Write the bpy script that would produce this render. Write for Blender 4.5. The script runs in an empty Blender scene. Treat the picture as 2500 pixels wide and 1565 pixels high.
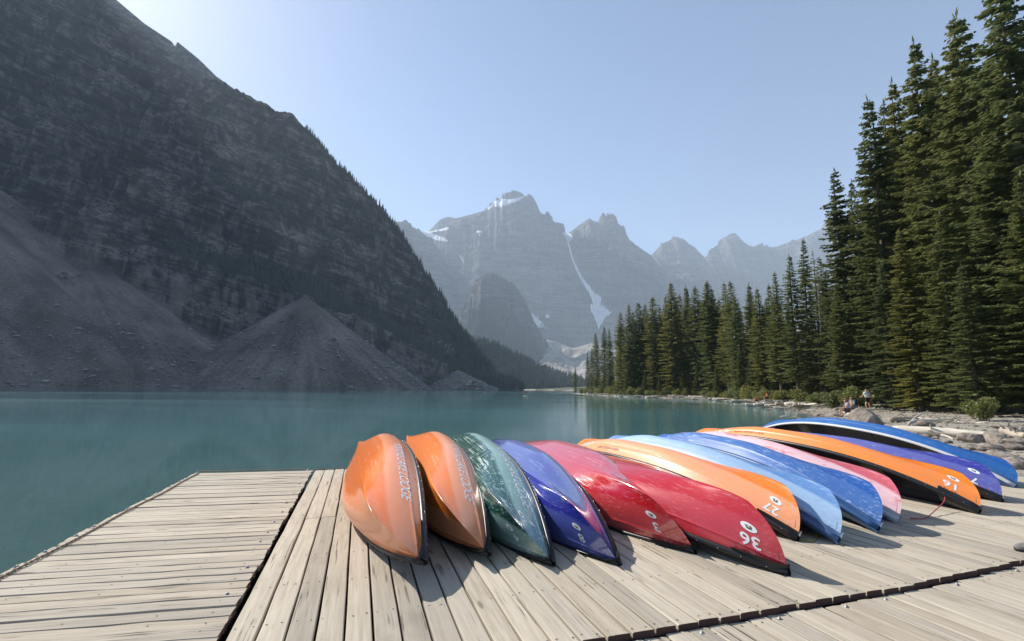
import bpy, bmesh, math, random
import numpy as np
from mathutils import Matrix, Vector
R_ = math.radians
SC = bpy.context.scene
COL = SC.collection
random.seed(7)
# ------------------------------------------------------------------ camera
FPX, CX, CY, CZ = 1200.0, 1250.0, 782.5, 1.72      # the lens, in pixels of a 2500 px wide frame
_p, _r = math.atan2(168, 1200), R_(.5)
FW = np.array([0, math.cos(_p), math.sin(_p)])
_U0 = np.array([0, -math.sin(_p), math.cos(_p)])
_R0 = np.array([1., 0, 0])
UP = math.cos(_r)*_U0 - math.sin(_r)*_R0
RT = math.cos(_r)*_R0 + math.sin(_r)*_U0
CAMP = np.array([0, 0, CZ])
cam = bpy.data.cameras.new('camera')
cam.sensor_width = 36
cam.lens = FPX/2500*36
cam.clip_start = .05
cam.clip_end = 30000
camo = bpy.data.objects.new('camera', cam)
COL.objects.link(camo)
camo.matrix_world = Matrix(((RT[0], UP[0], -FW[0], 0), (RT[1], UP[1], -FW[1], 0), (RT[2], UP[2], -FW[2], CZ), (0, 0, 0, 1)))
SC.camera = camo
# ------------------------------------------------------------------ sky, sun, exposure
SUN_EL, SUN_AZ = R_(38), R_(-50)
world = bpy.data.worlds.new('World')
SC.world = world
world.use_nodes = True
wn = world.node_tree
bg = wn.nodes['Background']
sky = wn.nodes.new('ShaderNodeTexSky')
sky.sky_type = 'NISHITA'
sky.sun_disc = False
sky.sun_elevation = SUN_EL
sky.sun_rotation = SUN_AZ
sky.altitude = 1800
sky.air_density = 1.0
sky.dust_density = 1.5
sky.ozone_density = 1.2
wn.links.new(sky.outputs[0], bg.inputs[0])
bg.inputs[1].default_value = .10
sun = bpy.data.lights.new('sun', 'SUN')
sun.energy = 5.0
sun.angle = R_(.55)
sun.color = (1, .95, .86)
suno = bpy.data.objects.new('sun', sun)
COL.objects.link(suno)
SUNV = Vector((math.sin(SUN_AZ)*math.cos(SUN_EL), math.cos(SUN_AZ)*math.cos(SUN_EL), math.sin(SUN_EL)))
suno.rotation_euler = SUNV.to_track_quat('Z', 'Y').to_euler()
SC.view_settings.view_transform = 'Standard'
SC.view_settings.look = 'None'
SC.view_settings.gamma = 1
SC.view_settings.exposure = 0.84
SC.view_settings.use_curve_mapping = False
SC.cycles.use_denoising = True
SC.cycles.max_bounces = 8
SC.cycles.volume_bounces = 1
SC.cycles.diffuse_bounces = 3
SC.cycles.glossy_bounces = 3
SC.cycles.transparent_max_bounces = 8
SC.cycles.sample_clamp_indirect = 6

# ------------------------------------------------------------------ helpers
def ray(x, y):
    return FW + RT*((x-CX)/FPX) - UP*((y-CY)/FPX)
def G(x, y, z=.3):                                   # where the sight line through a photo point meets height z
    d = ray(x, y)
    return CAMP + d*((z-CZ)/d[2])
def colrow(x, y):                                    # sideways and upward slope of a sight line per metre of depth
    d = ray(x, y)
    return d[0]/d[1], d[2]/d[1]
def at(x, y, Y):
    d = ray(x, y)
    return CAMP + d*(Y/d[1])
def tag(o, label=None, cat=None, group=None, kind=None):
    if label: o['label'] = label
    if cat: o['category'] = cat
    if group: o['group'] = group
    if kind: o['kind'] = kind
    return o
def empty(name, loc=(0, 0, 0), rz=0):
    o = bpy.data.objects.new(name, None)
    o.empty_display_size = .2
    COL.objects.link(o)
    o.location = loc
    o.rotation_euler = (0, 0, rz)
    return o
def npmesh(name, V, Fs, smooth=True, attrs=None):
    me = bpy.data.meshes.new(name)
    V = np.ascontiguousarray(V, dtype=np.float32).reshape(-1, 3)
    if isinstance(Fs, np.ndarray): Fs = [Fs]
    Fs = [np.asarray(f, dtype=np.int32) for f in Fs if len(f)]
    me.vertices.add(len(V)); me.vertices.foreach_set('co', V.ravel())
    idx = np.concatenate([f.ravel() for f in Fs])
    tot = np.concatenate([np.full(len(f), f.shape[1], np.int32) for f in Fs])
    st = np.concatenate([[0], np.cumsum(tot)[:-1]]).astype(np.int32)
    me.loops.add(len(idx)); me.loops.foreach_set('vertex_index', idx)
    me.polygons.add(len(tot)); me.polygons.foreach_set('loop_start', st)
    me.polygons.foreach_set('use_smooth', np.full(len(tot), smooth))
    for k, a in (attrs or {}).items():
        at_ = me.attributes.new(k, 'FLOAT', 'POINT')
        at_.data.foreach_set('value', np.ascontiguousarray(a, dtype=np.float32).ravel())
    me.update(calc_edges=True)
    me.validate()
    return me
def link(name, me, mat=None, parent=None, loc=None):
    o = bpy.data.objects.new(name, me)
    COL.objects.link(o)
    if mat and len(me.materials) == 0: me.materials.append(mat)
    if parent: o.parent = parent
    if loc is not None: o.location = loc
    return o
def grid_faces(n, m, wrap=False):                    # n rows of m points
    i = np.arange(n-1)[:, None]*m
    j = np.arange(m if wrap else m-1)[None]
    j2 = (j+1) % m
    return np.stack([i+j, i+j2, i+m+j2, i+m+j], -1).reshape(-1, 4)
class MB:                                            # collects pieces into one mesh
    def __init__(s): s.v = []; s.f = []; s.n = 0
    def add(s, V, Fs):
        V = np.asarray(V, float).reshape(-1, 3)
        s.v.append(V)
        for f in (Fs if isinstance(Fs, list) else [Fs]): s.f.append(np.asarray(f)+s.n)
        s.n += len(V)
        return s
    def box(s, c, sx, sy, sz, M=None, ch=0.0):
        q = np.array([[x, y, z] for z in (-1, 1) for y in (-1, 1) for x in (-1, 1)], float)*.5*np.array([sx, sy, sz])
        if M is not None: q = q @ np.asarray(M).T
        return s.add(q+np.asarray(c), np.array([[0, 2, 3, 1], [4, 5, 7, 6], [0, 1, 5, 4], [2, 6, 7, 3], [0, 4, 6, 2], [1, 3, 7, 5]]))
    def tube(s, P, r, n=8, cap=True, flat=1.0):
        P = np.asarray(P, float); r = np.broadcast_to(np.asarray(r, float), (len(P),))
        T = np.gradient(P, axis=0); T /= np.linalg.norm(T, axis=1)[:, None]+1e-9
        up = np.array([0, 0, 1.])
        if abs(T[:, 2]).mean() > .9: up = np.array([1., 0, 0])
        A = np.cross(T, up); A /= np.linalg.norm(A, axis=1)[:, None]+1e-9
        B = np.cross(A, T)
        a = np.linspace(0, 2*np.pi, n, endpoint=False)
        V = P[:, None]+(A[:, None]*np.cos(a)[None, :, None]+B[:, None]*np.sin(a)[None, :, None]*flat)*r[:, None, None]
        fs = [grid_faces(len(P), n, True)]
        if cap: fs += [np.arange(n)[::-1][None], (np.arange(n)+(len(P)-1)*n)[None]]
        return s.add(V.reshape(-1, 3), fs)
    def build(s, name, mat, parent=None, smooth=True, loc=None):
        by = {}
        for f in s.f: by.setdefault(f.shape[1], []).append(f)
        return link(name, npmesh(name, np.concatenate(s.v), [np.concatenate(q) for q in by.values()], smooth), mat, parent, loc)
def _h(ix, iy, iz, seed):
    with np.errstate(over='ignore'):
        n = (ix.astype(np.uint32)*np.uint32(374761393)+iy.astype(np.uint32)*np.uint32(668265263)+iz.astype(np.uint32)*np.uint32(2147483647)+np.uint32(seed*974711+13))
        n = (n ^ (n >> np.uint32(13)))*np.uint32(1274126177)
        n = (n ^ (n >> np.uint32(15)))*np.uint32(2246822519)
        n = n ^ (n >> np.uint32(16))
    return n.astype(np.float32)/np.float32(4294967295.)
def noise(x, y, z=0., seed=0):
    x, y, z = np.broadcast_arrays(np.asarray(x, float), np.asarray(y, float), np.asarray(z, float))
    ix, iy, iz = np.floor(x).astype(np.int64), np.floor(y).astype(np.int64), np.floor(z).astype(np.int64)
    fx, fy, fz = x-ix, y-iy, z-iz
    fx, fy, fz = [(f*f*(3-2*f)).astype(np.float32) for f in (fx, fy, fz)]
    r = 0
    for a in (0, 1):
        wx = fx if a else 1-fx
        for b in (0, 1):
            wy = fy if b else 1-fy
            for c in (0, 1):
                r = r+wx*wy*(fz if c else 1-fz)*_h(ix+a, iy+b, iz+c, seed)
    return r*2-1
def fbm(x, y, z=0., o=5, seed=0, g=.5, l=2.03):
    r = 0; a = 1.
    for i in range(o):
        r = r+a*noise(np.asarray(x)*l**i, np.asarray(y)*l**i, np.asarray(z)*l**i, seed+i*7); a *= g
    return r
def ridged(x, y, z=0., o=4, seed=0):
    r = 0; a = 1.
    for i in range(o):
        r = r+a*(1-2*np.abs(noise(np.asarray(x)*2.1**i, np.asarray(y)*2.1**i, np.asarray(z)*2.1**i, seed+i*5))); a *= .5
    return r
def sstep(a, b, x):
    t = np.clip((x-a)/(b-a), 0, 1)
    return t*t*(3-2*t)

# ------------------------------------------------------------------ materials
class Mat:
    def __init__(s, name):
        s.m = bpy.data.materials.new(name)
        s.m.use_nodes = True
        s.t = s.m.node_tree
        s.b = s.t.nodes['Principled BSDF']
        s.out = s.t.nodes['Material Output']
    def n(s, typ, ins=None, **kw):
        d = s.t.nodes.new('ShaderNode'+typ)
        for k, v in kw.items(): setattr(d, k, v)
        for k, v in (ins or {}).items():
            sk = d.inputs[k]
            if hasattr(v, 'is_linked'): s.t.links.new(v, sk)
            else: sk.default_value = v
        return d
    def set(s, **kw):
        for k, v in kw.items():
            sk = s.b.inputs[k.replace('_', ' ')]
            if hasattr(v, 'is_linked'): s.t.links.new(v, sk)
            else: sk.default_value = v
        return s
    def obj(s): return s.n('TexCoord').outputs['Object']
    def pos(s): return s.n('NewGeometry').outputs['Position']
    def rnd(s): return s.n('ObjectInfo').outputs['Random']
    def map(s, v, scale=(1, 1, 1), rot=(0, 0, 0), loc=None):
        return s.n('Mapping', {'Vector': v, 'Scale': scale, 'Rotation': rot, **({'Location': loc} if loc is not None else {})}).outputs[0]
    def noise(s, v, scale=1., detail=4., rough=.55, dist=0.):
        return s.n('TexNoise', {'Vector': v, 'Scale': scale, 'Detail': detail, 'Roughness': rough, 'Distortion': dist}).outputs[0]
    def ramp(s, f, stops, interp='LINEAR'):
        d = s.n('ValToRGB', {'Fac': f})
        cr = d.color_ramp; cr.interpolation = interp
        while len(cr.elements) < len(stops): cr.elements.new(.5)
        for e, (p, c) in zip(cr.elements, stops):
            e.position = p
            e.color = (c, c, c, 1) if isinstance(c, (int, float)) else (*c, 1)
        return d.outputs[0]
    def mix(s, f, a, b, mode='MIX'):
        d = s.n('Mix', data_type='RGBA', blend_type=mode)
        for k, v in ((0, f), (6, a), (7, b)):
            if hasattr(v, 'is_linked'): s.t.links.new(v, d.inputs[k])
            elif k == 0: d.inputs[0].default_value = v
            else: d.inputs[k].default_value = (*v, 1) if len(v) == 3 else v
        return d.outputs[2]
    def math(s, op, a, b=0., c=0.):
        d = s.n('Math', operation=op)
        for k, v in enumerate((a, b, c)):
            if hasattr(v, 'is_linked'): s.t.links.new(v, d.inputs[k])
            else: d.inputs[k].default_value = v
        return d.outputs[0]
    def vadd(s, a, b):
        d = s.n('VectorMath', operation='ADD')
        for k, v in enumerate((a, b)):
            if hasattr(v, 'is_linked'): s.t.links.new(v, d.inputs[k])
            else: d.inputs[k].default_value = v
        return d.outputs[0]
    def attr(s, nm): return s.n('Attribute', attribute_name=nm).outputs['Fac']
    def bump(s, h, strength=.3, dist=.01):
        s.t.links.new(s.n('Bump', {'Height': h, 'Strength': strength, 'Distance': dist}).outputs[0], s.b.inputs['Normal'])
        return s
def plain(name, c, rough=.6, metal=0., var=.12, spec=.4):
    m = Mat(name)
    f = m.noise(m.obj(), 9, 4)
    m.set(Base_Color=m.mix(f, tuple(x*(1-var) for x in c), tuple(min(1, x*(1+var)) for x in c)), Roughness=rough, Metallic=metal)
    m.b.inputs['Specular IOR Level'].default_value = spec
    return m.m
def weathered_wood(name, c1, c2, c3, crack=1.0, along=1.0):
    m = Mat(name)
    ri = m.rnd()
    sh = m.n('CombineXYZ', {'X': m.math('MULTIPLY', ri, 37.), 'Y': m.math('MULTIPLY', ri, 91.), 'Z': m.math('MULTIPLY', ri, 13.)}).outputs[0]
    v = m.vadd(m.obj(), sh)
    grain = m.noise(m.map(v, (1.6*along, 34, 34)), 1, 6, .62, .35)
    broad = m.noise(m.map(v, (.7, 5, 5)), 1.3, 3)
    col = m.mix(m.ramp(grain, [(.36, 0), (.64, 1)]), c1, c2)
    col = m.mix(m.ramp(broad, [(.35, 0), (.75, .55)]), col, c3)
    ck = m.noise(m.map(v, (.9*along, 52, 52)), 1, 3, .5, .6)
    ckm = m.ramp(ck, [(.60, 0), (.64, 1)])
    gate = m.ramp(m.noise(m.map(v, (1.1, 3, 3)), 2.1, 2), [(.5, 0), (.62, 1)])
    ckm = m.math('MULTIPLY', m.math('MULTIPLY', ckm, gate), .75*crack)
    kn = m.n('TexVoronoi', {'Vector': m.map(v, (1.3, 5.2, 5.2)), 'Scale': 1.0, 'Randomness': 1.0})
    kd = m.ramp(kn.outputs['Distance'], [(.05, 1), (.11, 0)])
    kd = m.math('MULTIPLY', kd, .6)
    dark = m.math('MAXIMUM', ckm, kd)
    stain = m.ramp(m.noise(m.map(v, (1.2, 2.5, 2.5)), 1.1, 4, .6), [(.56, 0), (.74, .42)])
    col = m.mix(stain, col, (c1[0]*.62, c1[1]*.60, c1[2]*.58))
    col = m.mix(dark, col, (c1[0]*.22, c1[1]*.2, c1[2]*.18))
    tone = m.ramp(ri, [(0, (.74, .73, .71)), (.2, (.93, .92, .90)), (.45, (.90, .86, .80)), (.7, (1.0, .98, .95)), (1, (1.07, 1.05, 1.0))])
    col = m.mix(1.0, col, tone, 'MULTIPLY')
    m.set(Base_Color=col, Roughness=.82)
    m.b.inputs['Specular IOR Level'].default_value = .2
    m.bump(m.math('SUBTRACT', m.math('MULTIPLY', grain, .6), dark), .55, .004)
    return m.m
MAT = {}
MAT['board'] = weathered_wood('weathered_board', (.375, .330, .262), (.515, .464, .385), (.445, .396, .325))
MAT['board_old'] = weathered_wood('old_board', (.345, .303, .243), (.505, .454, .378), (.41, .363, .298), 1.2)
MAT['endgrain'] = plain('board_end', (.085, .042, .032), .9)
MAT['joist'] = plain('dark_joist', (.055, .045, .035), .9)
MAT['steel'] = plain('galvanised_steel', (.30, .30, .30), .55, .7)
MAT['rust'] = plain('dull_chain', (.24, .20, .15), .6, .5)
MAT['black'] = plain('black_vinyl', (.018, .018, .02), .38)
MAT['blackrough'] = plain('black_plastic', (.022, .021, .021), .6)
MAT['interior'] = plain('dark_hull_lining', (.055, .055, .06), .62)
MAT['decal'] = plain('white_vinyl', (.78, .79, .80), .4, var=.03)
MAT['print'] = plain('brown_print', (.22, .14, .06), .5)
MAT['print2'] = plain('dark_green_print', (.03, .05, .04), .5)
MAT['ink'] = plain('black_ink', (.02, .015, .012), .6)
MAT['rivet'] = plain('rivet_metal', (.6, .6, .58), .3, .8)
MAT['seatweb'] = plain('seat_webbing', (.10, .085, .06), .8)
def gelcoat(name, c, fade, amount=.5, scratch=.3, scale=1.0, scol=None, rough=.2, patch=0., coat=.3, cross=.2):
    """moulded plastic hull: sun-bleached along the upper sides, scuffed along the bottom"""
    m = Mat(name)
    v = m.obj()
    big = m.noise(m.map(v, (.8, 2.2, 2.2)), 1.6*scale, 4, .6)
    bl = m.attr('bleach')
    f = m.math('MULTIPLY', m.ramp(m.math('ADD', m.math('MULTIPLY', big, .55), m.math('MULTIPLY', bl, .6)), [(.42, 0), (.78, 1)]), amount)
    col = m.mix(f, c, fade)
    if patch:
        pm = m.ramp(m.noise(m.map(v, (2.0, 5, 5)), 1.5, 3, .6), [(.56, 0), (.62, 1)])
        col = m.mix(m.math('MULTIPLY', pm, patch), col, c)
    s1 = m.noise(m.map(v, (1.1, 46, 46), (0, 0, .05)), 1, 3, .55, .25)
    s2 = m.noise(m.map(v, (26, 4, 26), (.3, .4, .5)), 1.1, 3, .6, .8)
    s3 = m.noise(m.map(v, (.9, 75, 75)), 1, 2, .5)
    sc = m.math('MAXIMUM', m.ramp(s1, [(.56, 0), (.67, 1)]), m.math('MAXIMUM', m.math('MULTIPLY', m.ramp(s2, [(.60, 0), (.67, .9)]), cross), m.ramp(s3, [(.60, 0), (.70, .8)])))
    scm = m.math('MULTIPLY', m.math('MULTIPLY', sc, scratch), m.ramp(m.noise(v, 2.3, 3), [(.38, .1), (.68, 1)]))
    col = m.mix(scm, col, scol or fade)
    dirt = m.ramp(m.noise(m.map(v, (1.5, 3, 3)), 3.1, 5), [(.55, 0), (.85, .25)])
    col = m.mix(dirt, col, tuple(x*.55 for x in c))
    ro = m.math('ADD', m.math('MULTIPLY', m.math('MAXIMUM', scm, m.math('MULTIPLY', f, .5)), .3), rough)
    m.set(Base_Color=col, Roughness=ro)
    m.b.inputs['Specular IOR Level'].default_value = .5 if coat > .2 else .32
    m.b.inputs['Coat Weight'].default_value = coat
    m.b.inputs['Coat Roughness'].default_value = .05 if coat > .8 else .12
    if coat > .8: m.b.inputs['Coat IOR'].default_value = 1.75
    m.bump(m.math('ADD', m.math('MULTIPLY', sc, -.4), m.noise(v, 6, 2)), .12, .004)
    return m.m

# ------------------------------------------------------------------ lettering, cut from the built-in typeface
def letters(body, size, shear=0., bold=0., spacing=1.):
    cu = bpy.data.curves.new('lettering', 'FONT')
    cu.body = body; cu.size = size; cu.shear = shear; cu.offset = bold; cu.space_character = spacing
    cu.align_x = 'CENTER'; cu.align_y = 'CENTER'; cu.resolution_u = 3; cu.fill_mode = 'FRONT'
    o = bpy.data.objects.new('lettering', cu)
    COL.objects.link(o)
    bpy.context.view_layer.update()
    me = o.evaluated_get(bpy.context.evaluated_depsgraph_get()).to_mesh()
    bm = bmesh.new(); bm.from_mesh(me)               # cut into small facets so that it can follow a curved hull
    for ax in (1, 0):
        lo, hi = min(v.co[ax] for v in bm.verts), max(v.co[ax] for v in bm.verts)
        st = .014 if ax else .05
        for c in np.arange(lo+st, hi, st):
            no = [0, 0, 0]; no[ax] = 1; co = [0, 0, 0]; co[ax] = c
            bmesh.ops.bisect_plane(bm, geom=bm.verts[:]+bm.edges[:]+bm.faces[:], plane_co=co, plane_no=no)
    bm.verts.index_update()
    V = np.array([v.co[:] for v in bm.verts])
    Fs = [tuple(v.index for v in f.verts) for f in bm.faces]
    bm.free()
    bpy.data.objects.remove(o); bpy.data.curves.remove(cu)
    return V, Fs
TXT = {k: letters(k, .21, 0, .0035) for k in ('3', '4', '8', '36', '27', '16', '7')}
TXT['LODGE'] = letters('MORAINE LAKE LODGE', .17, .25, 0, .92)
TXT['MORAINE'] = letters('MORAINE', .17, .15, 0, .92)
TXT['NW'] = letters('NORTH WOODS CANOE', .052, 0, 0, 1)
TXT['PASS'] = letters('Passage 16.4', .068, .35, 0, 1.05)

# ------------------------------------------------------------------ lake
m = Mat('lake_water')
v = m.pos()
w1 = m.noise(m.map(v, (1.1, 2.6, 1)), 1.6, 3, .5)
w2 = m.noise(m.map(v, (.05, .16, 1)), 1.0, 3, .5)
calm = m.ramp(m.noise(m.map(v, (.012, .03, 1)), 1, 3, .5), [(.42, .12), (.60, 1)])
w3 = m.noise(m.map(v, (2.2, 5, 1)), 3.2, 3, .6)
hgt = m.math('ADD', m.math('MULTIPLY', m.math('MULTIPLY', m.math('ADD', w1, m.math('MULTIPLY', w3, .35)), calm), .55), m.math('MULTIPLY', w2, .8))
shal = m.ramp(m.noise(m.map(v, (.25, .4, 1)), .6, 3), [(.35, 0), (.7, 1)])
near = m.ramp(m.math('MULTIPLY', m.n('VectorMath', {0: v}, operation='LENGTH').outputs['Value'], .01), [(.03, 0), (.30, 1)])
lakec = m.mix(shal, (.082, .198, .210), (.096, .222, .232))
nearc = m.mix(shal, (.056, .100, .096), (.068, .118, .110))
patch = m.noise(m.map(v, (.006, .035, 1)), 1, 4, .55, .6)
lakec = m.mix(m.ramp(patch, [(.42, 0), (.62, 1)]), m.mix(.5, lakec, (.060, .150, .165)), lakec)
m.set(Base_Color=m.mix(near, nearc, lakec), Roughness=m.ramp(patch, [(.44, .02), (.60, .10)]), IOR=1.33)
m.bump(hgt, .30, .035)
MAT['water'] = m.m
S = 9000.
tag(link('lake_water', npmesh('lake_water', [[-S, -S, 0], [S, -S, 0], [S, S, 0], [-S, S, 0]], np.array([[0, 1, 2, 3]])), MAT['water']), kind='structure')

# ------------------------------------------------------------------ ground: the shore on the right and the valley floor round the lake
SHORE = [(9.5, -40), (9.6, 2), (10.4, 9.5), (11.6, 16), (14.6, 24), (18.6, 31.1), (23.1, 39.1), (26, 48.3), (32.5, 69.2), (38, 90), (38.5, 108), (31.5, 127),
         (27.6, 160), (26.6, 200), (27.2, 226), (36, 240), (70, 270), (150, 420), (170, 700), (120, 1000), (40, 1230), (-60, 1270), (-180, 1150),
         (-300, 1250), (-700, 1200), (-1400, 1000), (-1900, 600), (-1900, -400), (-60, -400), (-40, -60)]
SH = np.array(SHORE, float)
def shore_dist(X, Y):                                # positive on land
    X = np.asarray(X, float); Y = np.asarray(Y, float)
    sh = X.shape; P = np.stack([X.ravel(), Y.ravel()], -1)
    d = np.full(len(P), 1e9); inside = np.zeros(len(P), bool)
    for i in range(len(SH)):
        a, b = SH[i], SH[(i+1) % len(SH)]
        ab = b-a
        t = np.clip(((P-a)@ab)/(ab@ab), 0, 1)
        d = np.minimum(d, np.hypot(*(a+t[:, None]*ab-P).T))
        c = ((a[1] > P[:, 1]) != (b[1] > P[:, 1]))
        xi = a[0]+(P[:, 1]-a[1])/(ab[1]+1e-12)*ab[0]
        inside ^= c & (P[:, 0] < xi)
    return np.where(inside, -d, d).reshape(sh)
def ground_z(X, Y, fine=True):
    d = shore_dist(X, Y)+1.1*fbm(np.asarray(X)*.13, np.asarray(Y)*.13, 0, 3, 41)*sstep(0, 6, np.abs(shore_dist(X, Y))*0+6)
    land = np.interp(d, [-30, -8, -2, 0, 3, 8, 14, 22, 40, 80, 200, 900], [-3, -1.1, -.28, 0, .16, .36, .62, 1.25, 2.6, 6, 12, 20])
    far = sstep(150, 400, np.hypot(X, Y))
    z = land+(1-far)*sstep(-1, 3, d)*(.10*fbm(np.asarray(X)*.35, np.asarray(Y)*.35, 0, 3, 5)+(.025*fbm(np.asarray(X)*2.2, np.asarray(Y)*2.2, 0, 3, 9) if fine else 0))
    return z
def gz(x, y): return float(ground_z(np.array([float(x)]), np.array([float(y)]))[0])
azs = np.concatenate([np.linspace(-180, -5, 60, endpoint=False), np.linspace(-5, 62, 420, endpoint=False), np.linspace(62, 180, 40)])
rr = np.concatenate([np.geomspace(7, 60, 210, endpoint=False), np.geomspace(60, 300, 110, endpoint=False), np.geomspace(300, 9000, 40)])
A_, R2 = np.meshgrid(np.radians(azs), rr)
GX, GY = R2*np.sin(A_), R2*np.cos(A_)
GZ = ground_z(GX, GY)
m = Mat('shore_gravel')
v = m.pos()
n1 = m.noise(v, .5, 5); n2 = m.noise(v, 7, 5, .65); n3 = m.n('TexVoronoi', {'Vector': v, 'Scale': 14.}).outputs['Distance']
col = m.mix(m.ramp(n2, [(.3, 0), (.7, 1)]), (.17, .145, .11), (.34, .30, .24))
col = m.mix(m.ramp(n1, [(.4, 0), (.65, .6)]), col, (.25, .215, .15))
col = m.mix(m.ramp(n3, [(.1, .0), (.5, .35)]), col, (.40, .37, .32))
wet = m.ramp(m.n('SeparateXYZ', {0: v}).outputs['Z'], [(.0, 1), (.06, 0)])
col = m.mix(m.math('MULTIPLY', wet, .7), col, (.085, .075, .055))
duff = m.ramp(m.math('ADD', m.attr('inland'), m.math('MULTIPLY', m.math('SUBTRACT', n1, .5), .8)), [(.4, 0), (.6, 1)])
col = m.mix(duff, col, m.mix(n2, (.035, .04, .016), (.10, .085, .045)))
m.set(Base_Color=col, Roughness=.95)
m.bump(m.math('ADD', n2, m.math('MULTIPLY', n3, -.7)), .7, .05)
MAT['gravel'] = m.m
inland = sstep(8, 15, shore_dist(GX, GY)).ravel()
tag(link('ground', npmesh('ground', np.stack([GX, GY, GZ], -1), grid_faces(len(rr), len(azs), False), True, {'inland': inland}), MAT['gravel']), kind='structure')

# ------------------------------------------------------------------ mountains
def rock_material(name, c_dark, c_mid, c_light, scree, forest, snow=(.8, .82, .85), sc=.02, strata=.0, bmp=1.0, streak=.6):
    m = Mat(name)
    v = m.pos()
    vr = m.map(v, (1, 1, 1), (0, -strata, 0))           # beds dip down to the right
    vs = m.map(vr, (1, 1, 3.4))
    n1 = m.noise(vs, sc, 6, .62)
    n2 = m.noise(m.map(v, (1, 1, .4)), sc*2.6, 5, .6, .5)
    lay = m.noise(m.map(vr, (.10, .10, 1.6)), sc*6, 5, .65, .3)
    col = m.mix(m.ramp(n1, [(.36, 0), (.64, 1)]), c_dark, c_mid)
    col = m.mix(m.ramp(n2, [(.48, 0), (.70, streak)]), col, c_light)
    col = m.mix(m.ramp(lay, [(.42, .75), (.55, 0)]), col, tuple(x*.55 for x in c_dark))
    pat = m.math('MULTIPLY', m.ramp(m.noise(vs, sc*.45, 4, .6), [(.52, 0), (.64, 1)]), m.ramp(m.noise(vs, sc*5, 4, .7), [(.42, 0), (.62, streak)]))
    col = m.mix(pat, col, tuple(x*1.15 for x in c_light))
    bd = m.math('MULTIPLY', m.attr('band'), m.ramp(m.noise(m.map(v, (1, 1, .16)), sc*3.6, 4, .6, .4), [(.46, 0), (.64, .42)]))
    col = m.mix(bd, col, tuple(x*1.1 for x in c_light))
    fn = m.noise(v, sc*14, 3, .7)
    scol = m.mix(m.ramp(fn, [(.35, 0), (.70, 1)]), tuple(x*.72 for x in scree), tuple(x*1.2 for x in scree))
    dirt = m.ramp(m.noise(m.map(v, (1, 1, 1)), sc*1.2, 4), [(.48, 0), (.66, .55)])
    scol = m.mix(dirt, scol, (scree[0]*.52, scree[1]*.56, scree[2]*.52))
    scol = m.mix(1., scol, m.ramp(m.attr('tone'), [(.2, .55), (.5, .95), (.8, 1.35)]), 'MULTIPLY')
    col = m.mix(m.attr('scree'), col, scol)
    fcol = m.mix(m.noise(v, sc*8, 4), tuple(x*.6 for x in forest), tuple(x*1.4 for x in forest))
    fm = m.ramp(m.math('ADD', m.attr('forest'), m.math('MULTIPLY', m.math('SUBTRACT', m.noise(v, sc*5, 4), .5), .7)), [(.42, 0), (.58, 1)])
    col = m.mix(m.math('MULTIPLY', fm, .85), col, fcol)
    sm = m.ramp(m.math('ADD', m.attr('snow'), m.math('MULTIPLY', m.math('SUBTRACT', m.noise(v, sc*7, 5, .65), .5), .9)), [(.46, 0), (.54, 1)])
    col = m.mix(sm, col, snow)
    m.set(Base_Color=col, Roughness=.95)
    m.b.inputs['Specular IOR Level'].default_value = .1
    m.bump(m.math('ADD', m.math('ADD', lay, fn), n2), .8*bmp, .06/sc)
    return m.m
MAT['babel'] = rock_material('dark_quartzite', (.015, .0125, .012), (.058, .047, .042), (.27, .23, .20), (.205, .170, .144), (.016, .022, .012), sc=.022, strata=.30, streak=.75)
MAT['peaks'] = rock_material('grey_limestone', (.045, .044, .047), (.13, .125, .122), (.30, .285, .26), (.34, .31, .275), (.03, .042, .022), sc=.0042, strata=.05, streak=.25)
MAT['dome'] = rock_material('wooded_rock', (.05, .052, .052), (.10, .10, .095), (.19, .18, .165), (.28, .26, .24), (.022, .034, .018), sc=.010, strata=.05, streak=.3)
def px_curve(pts, disp=True):
    k = 1.03516 if disp else 1.
    q = np.array([colrow(x*k, y*k) for x, y in pts])
    o = np.argsort(q[:, 0])
    return q[o, 0], q[o, 1]
def tcol(x): return colrow(x, 940)[0]
# -- the dark mountain on the left with its fans of scree
SKY_L = [(-900, -330), (-420, -290), (-200, -240), (0, -165), (120, -95), (200, -45), (245, 0), (300, 45), (355, 88), (400, 130), (450, 175), (485, 205), (530, 228), (575, 256), (620, 275), (680, 298), (740, 342), (800, 392),
         (850, 440), (900, 492), (935, 534), (970, 592), (1010, 655), (1045, 705), (1060, 735), (1100, 795), (1140, 852), (1180, 890), (1215, 913), (1235, 919)]
stx, se = px_curve(SKY_L)
NC = 800
tx = np.linspace(tcol(-760), tcol(1279), NC)
KL = .72                                            # the face stands 0.65 to 1.05 km off
Yr = KL*np.concatenate([np.linspace(235, 880, 150, endpoint=False), np.linspace(880, 1440, 330, endpoint=False), np.linspace(1440, 2000, 24)])
TX, YY = np.meshgrid(tx, Yr)
XX = TX*YY
def xi(pts): return np.interp(tx, [tcol(p[0]) for p in pts], [p[1] for p in pts])
Dr = xi([(-760, 1440), (0, 1420), (700, 1390), (1000, 1370), (1150, 1350), (1279, 1345)])*KL
Df = xi([(-760, 880), (0, 900), (500, 925), (745, 985), (900, 1020), (1076, 1090), (1180, 1190), (1279, 1320)])*KL
er = np.interp(tx, stx, se)
zr = np.maximum(er*Dr+CZ, 1.)
warp = 46*fbm(XX/260, YY/420, 0, 4, 3)+10*ridged(XX/70, YY/300, 0, 3, 11)+7*ridged(XX/23, YY/260, 0, 3, 17)
edge = sstep(0, .16, 1-np.clip((YY-Df)/(Dr-Df), 0, 1))*sstep(0, .05, np.clip((YY-Df)/(Dr-Df), 0, 1))
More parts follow.
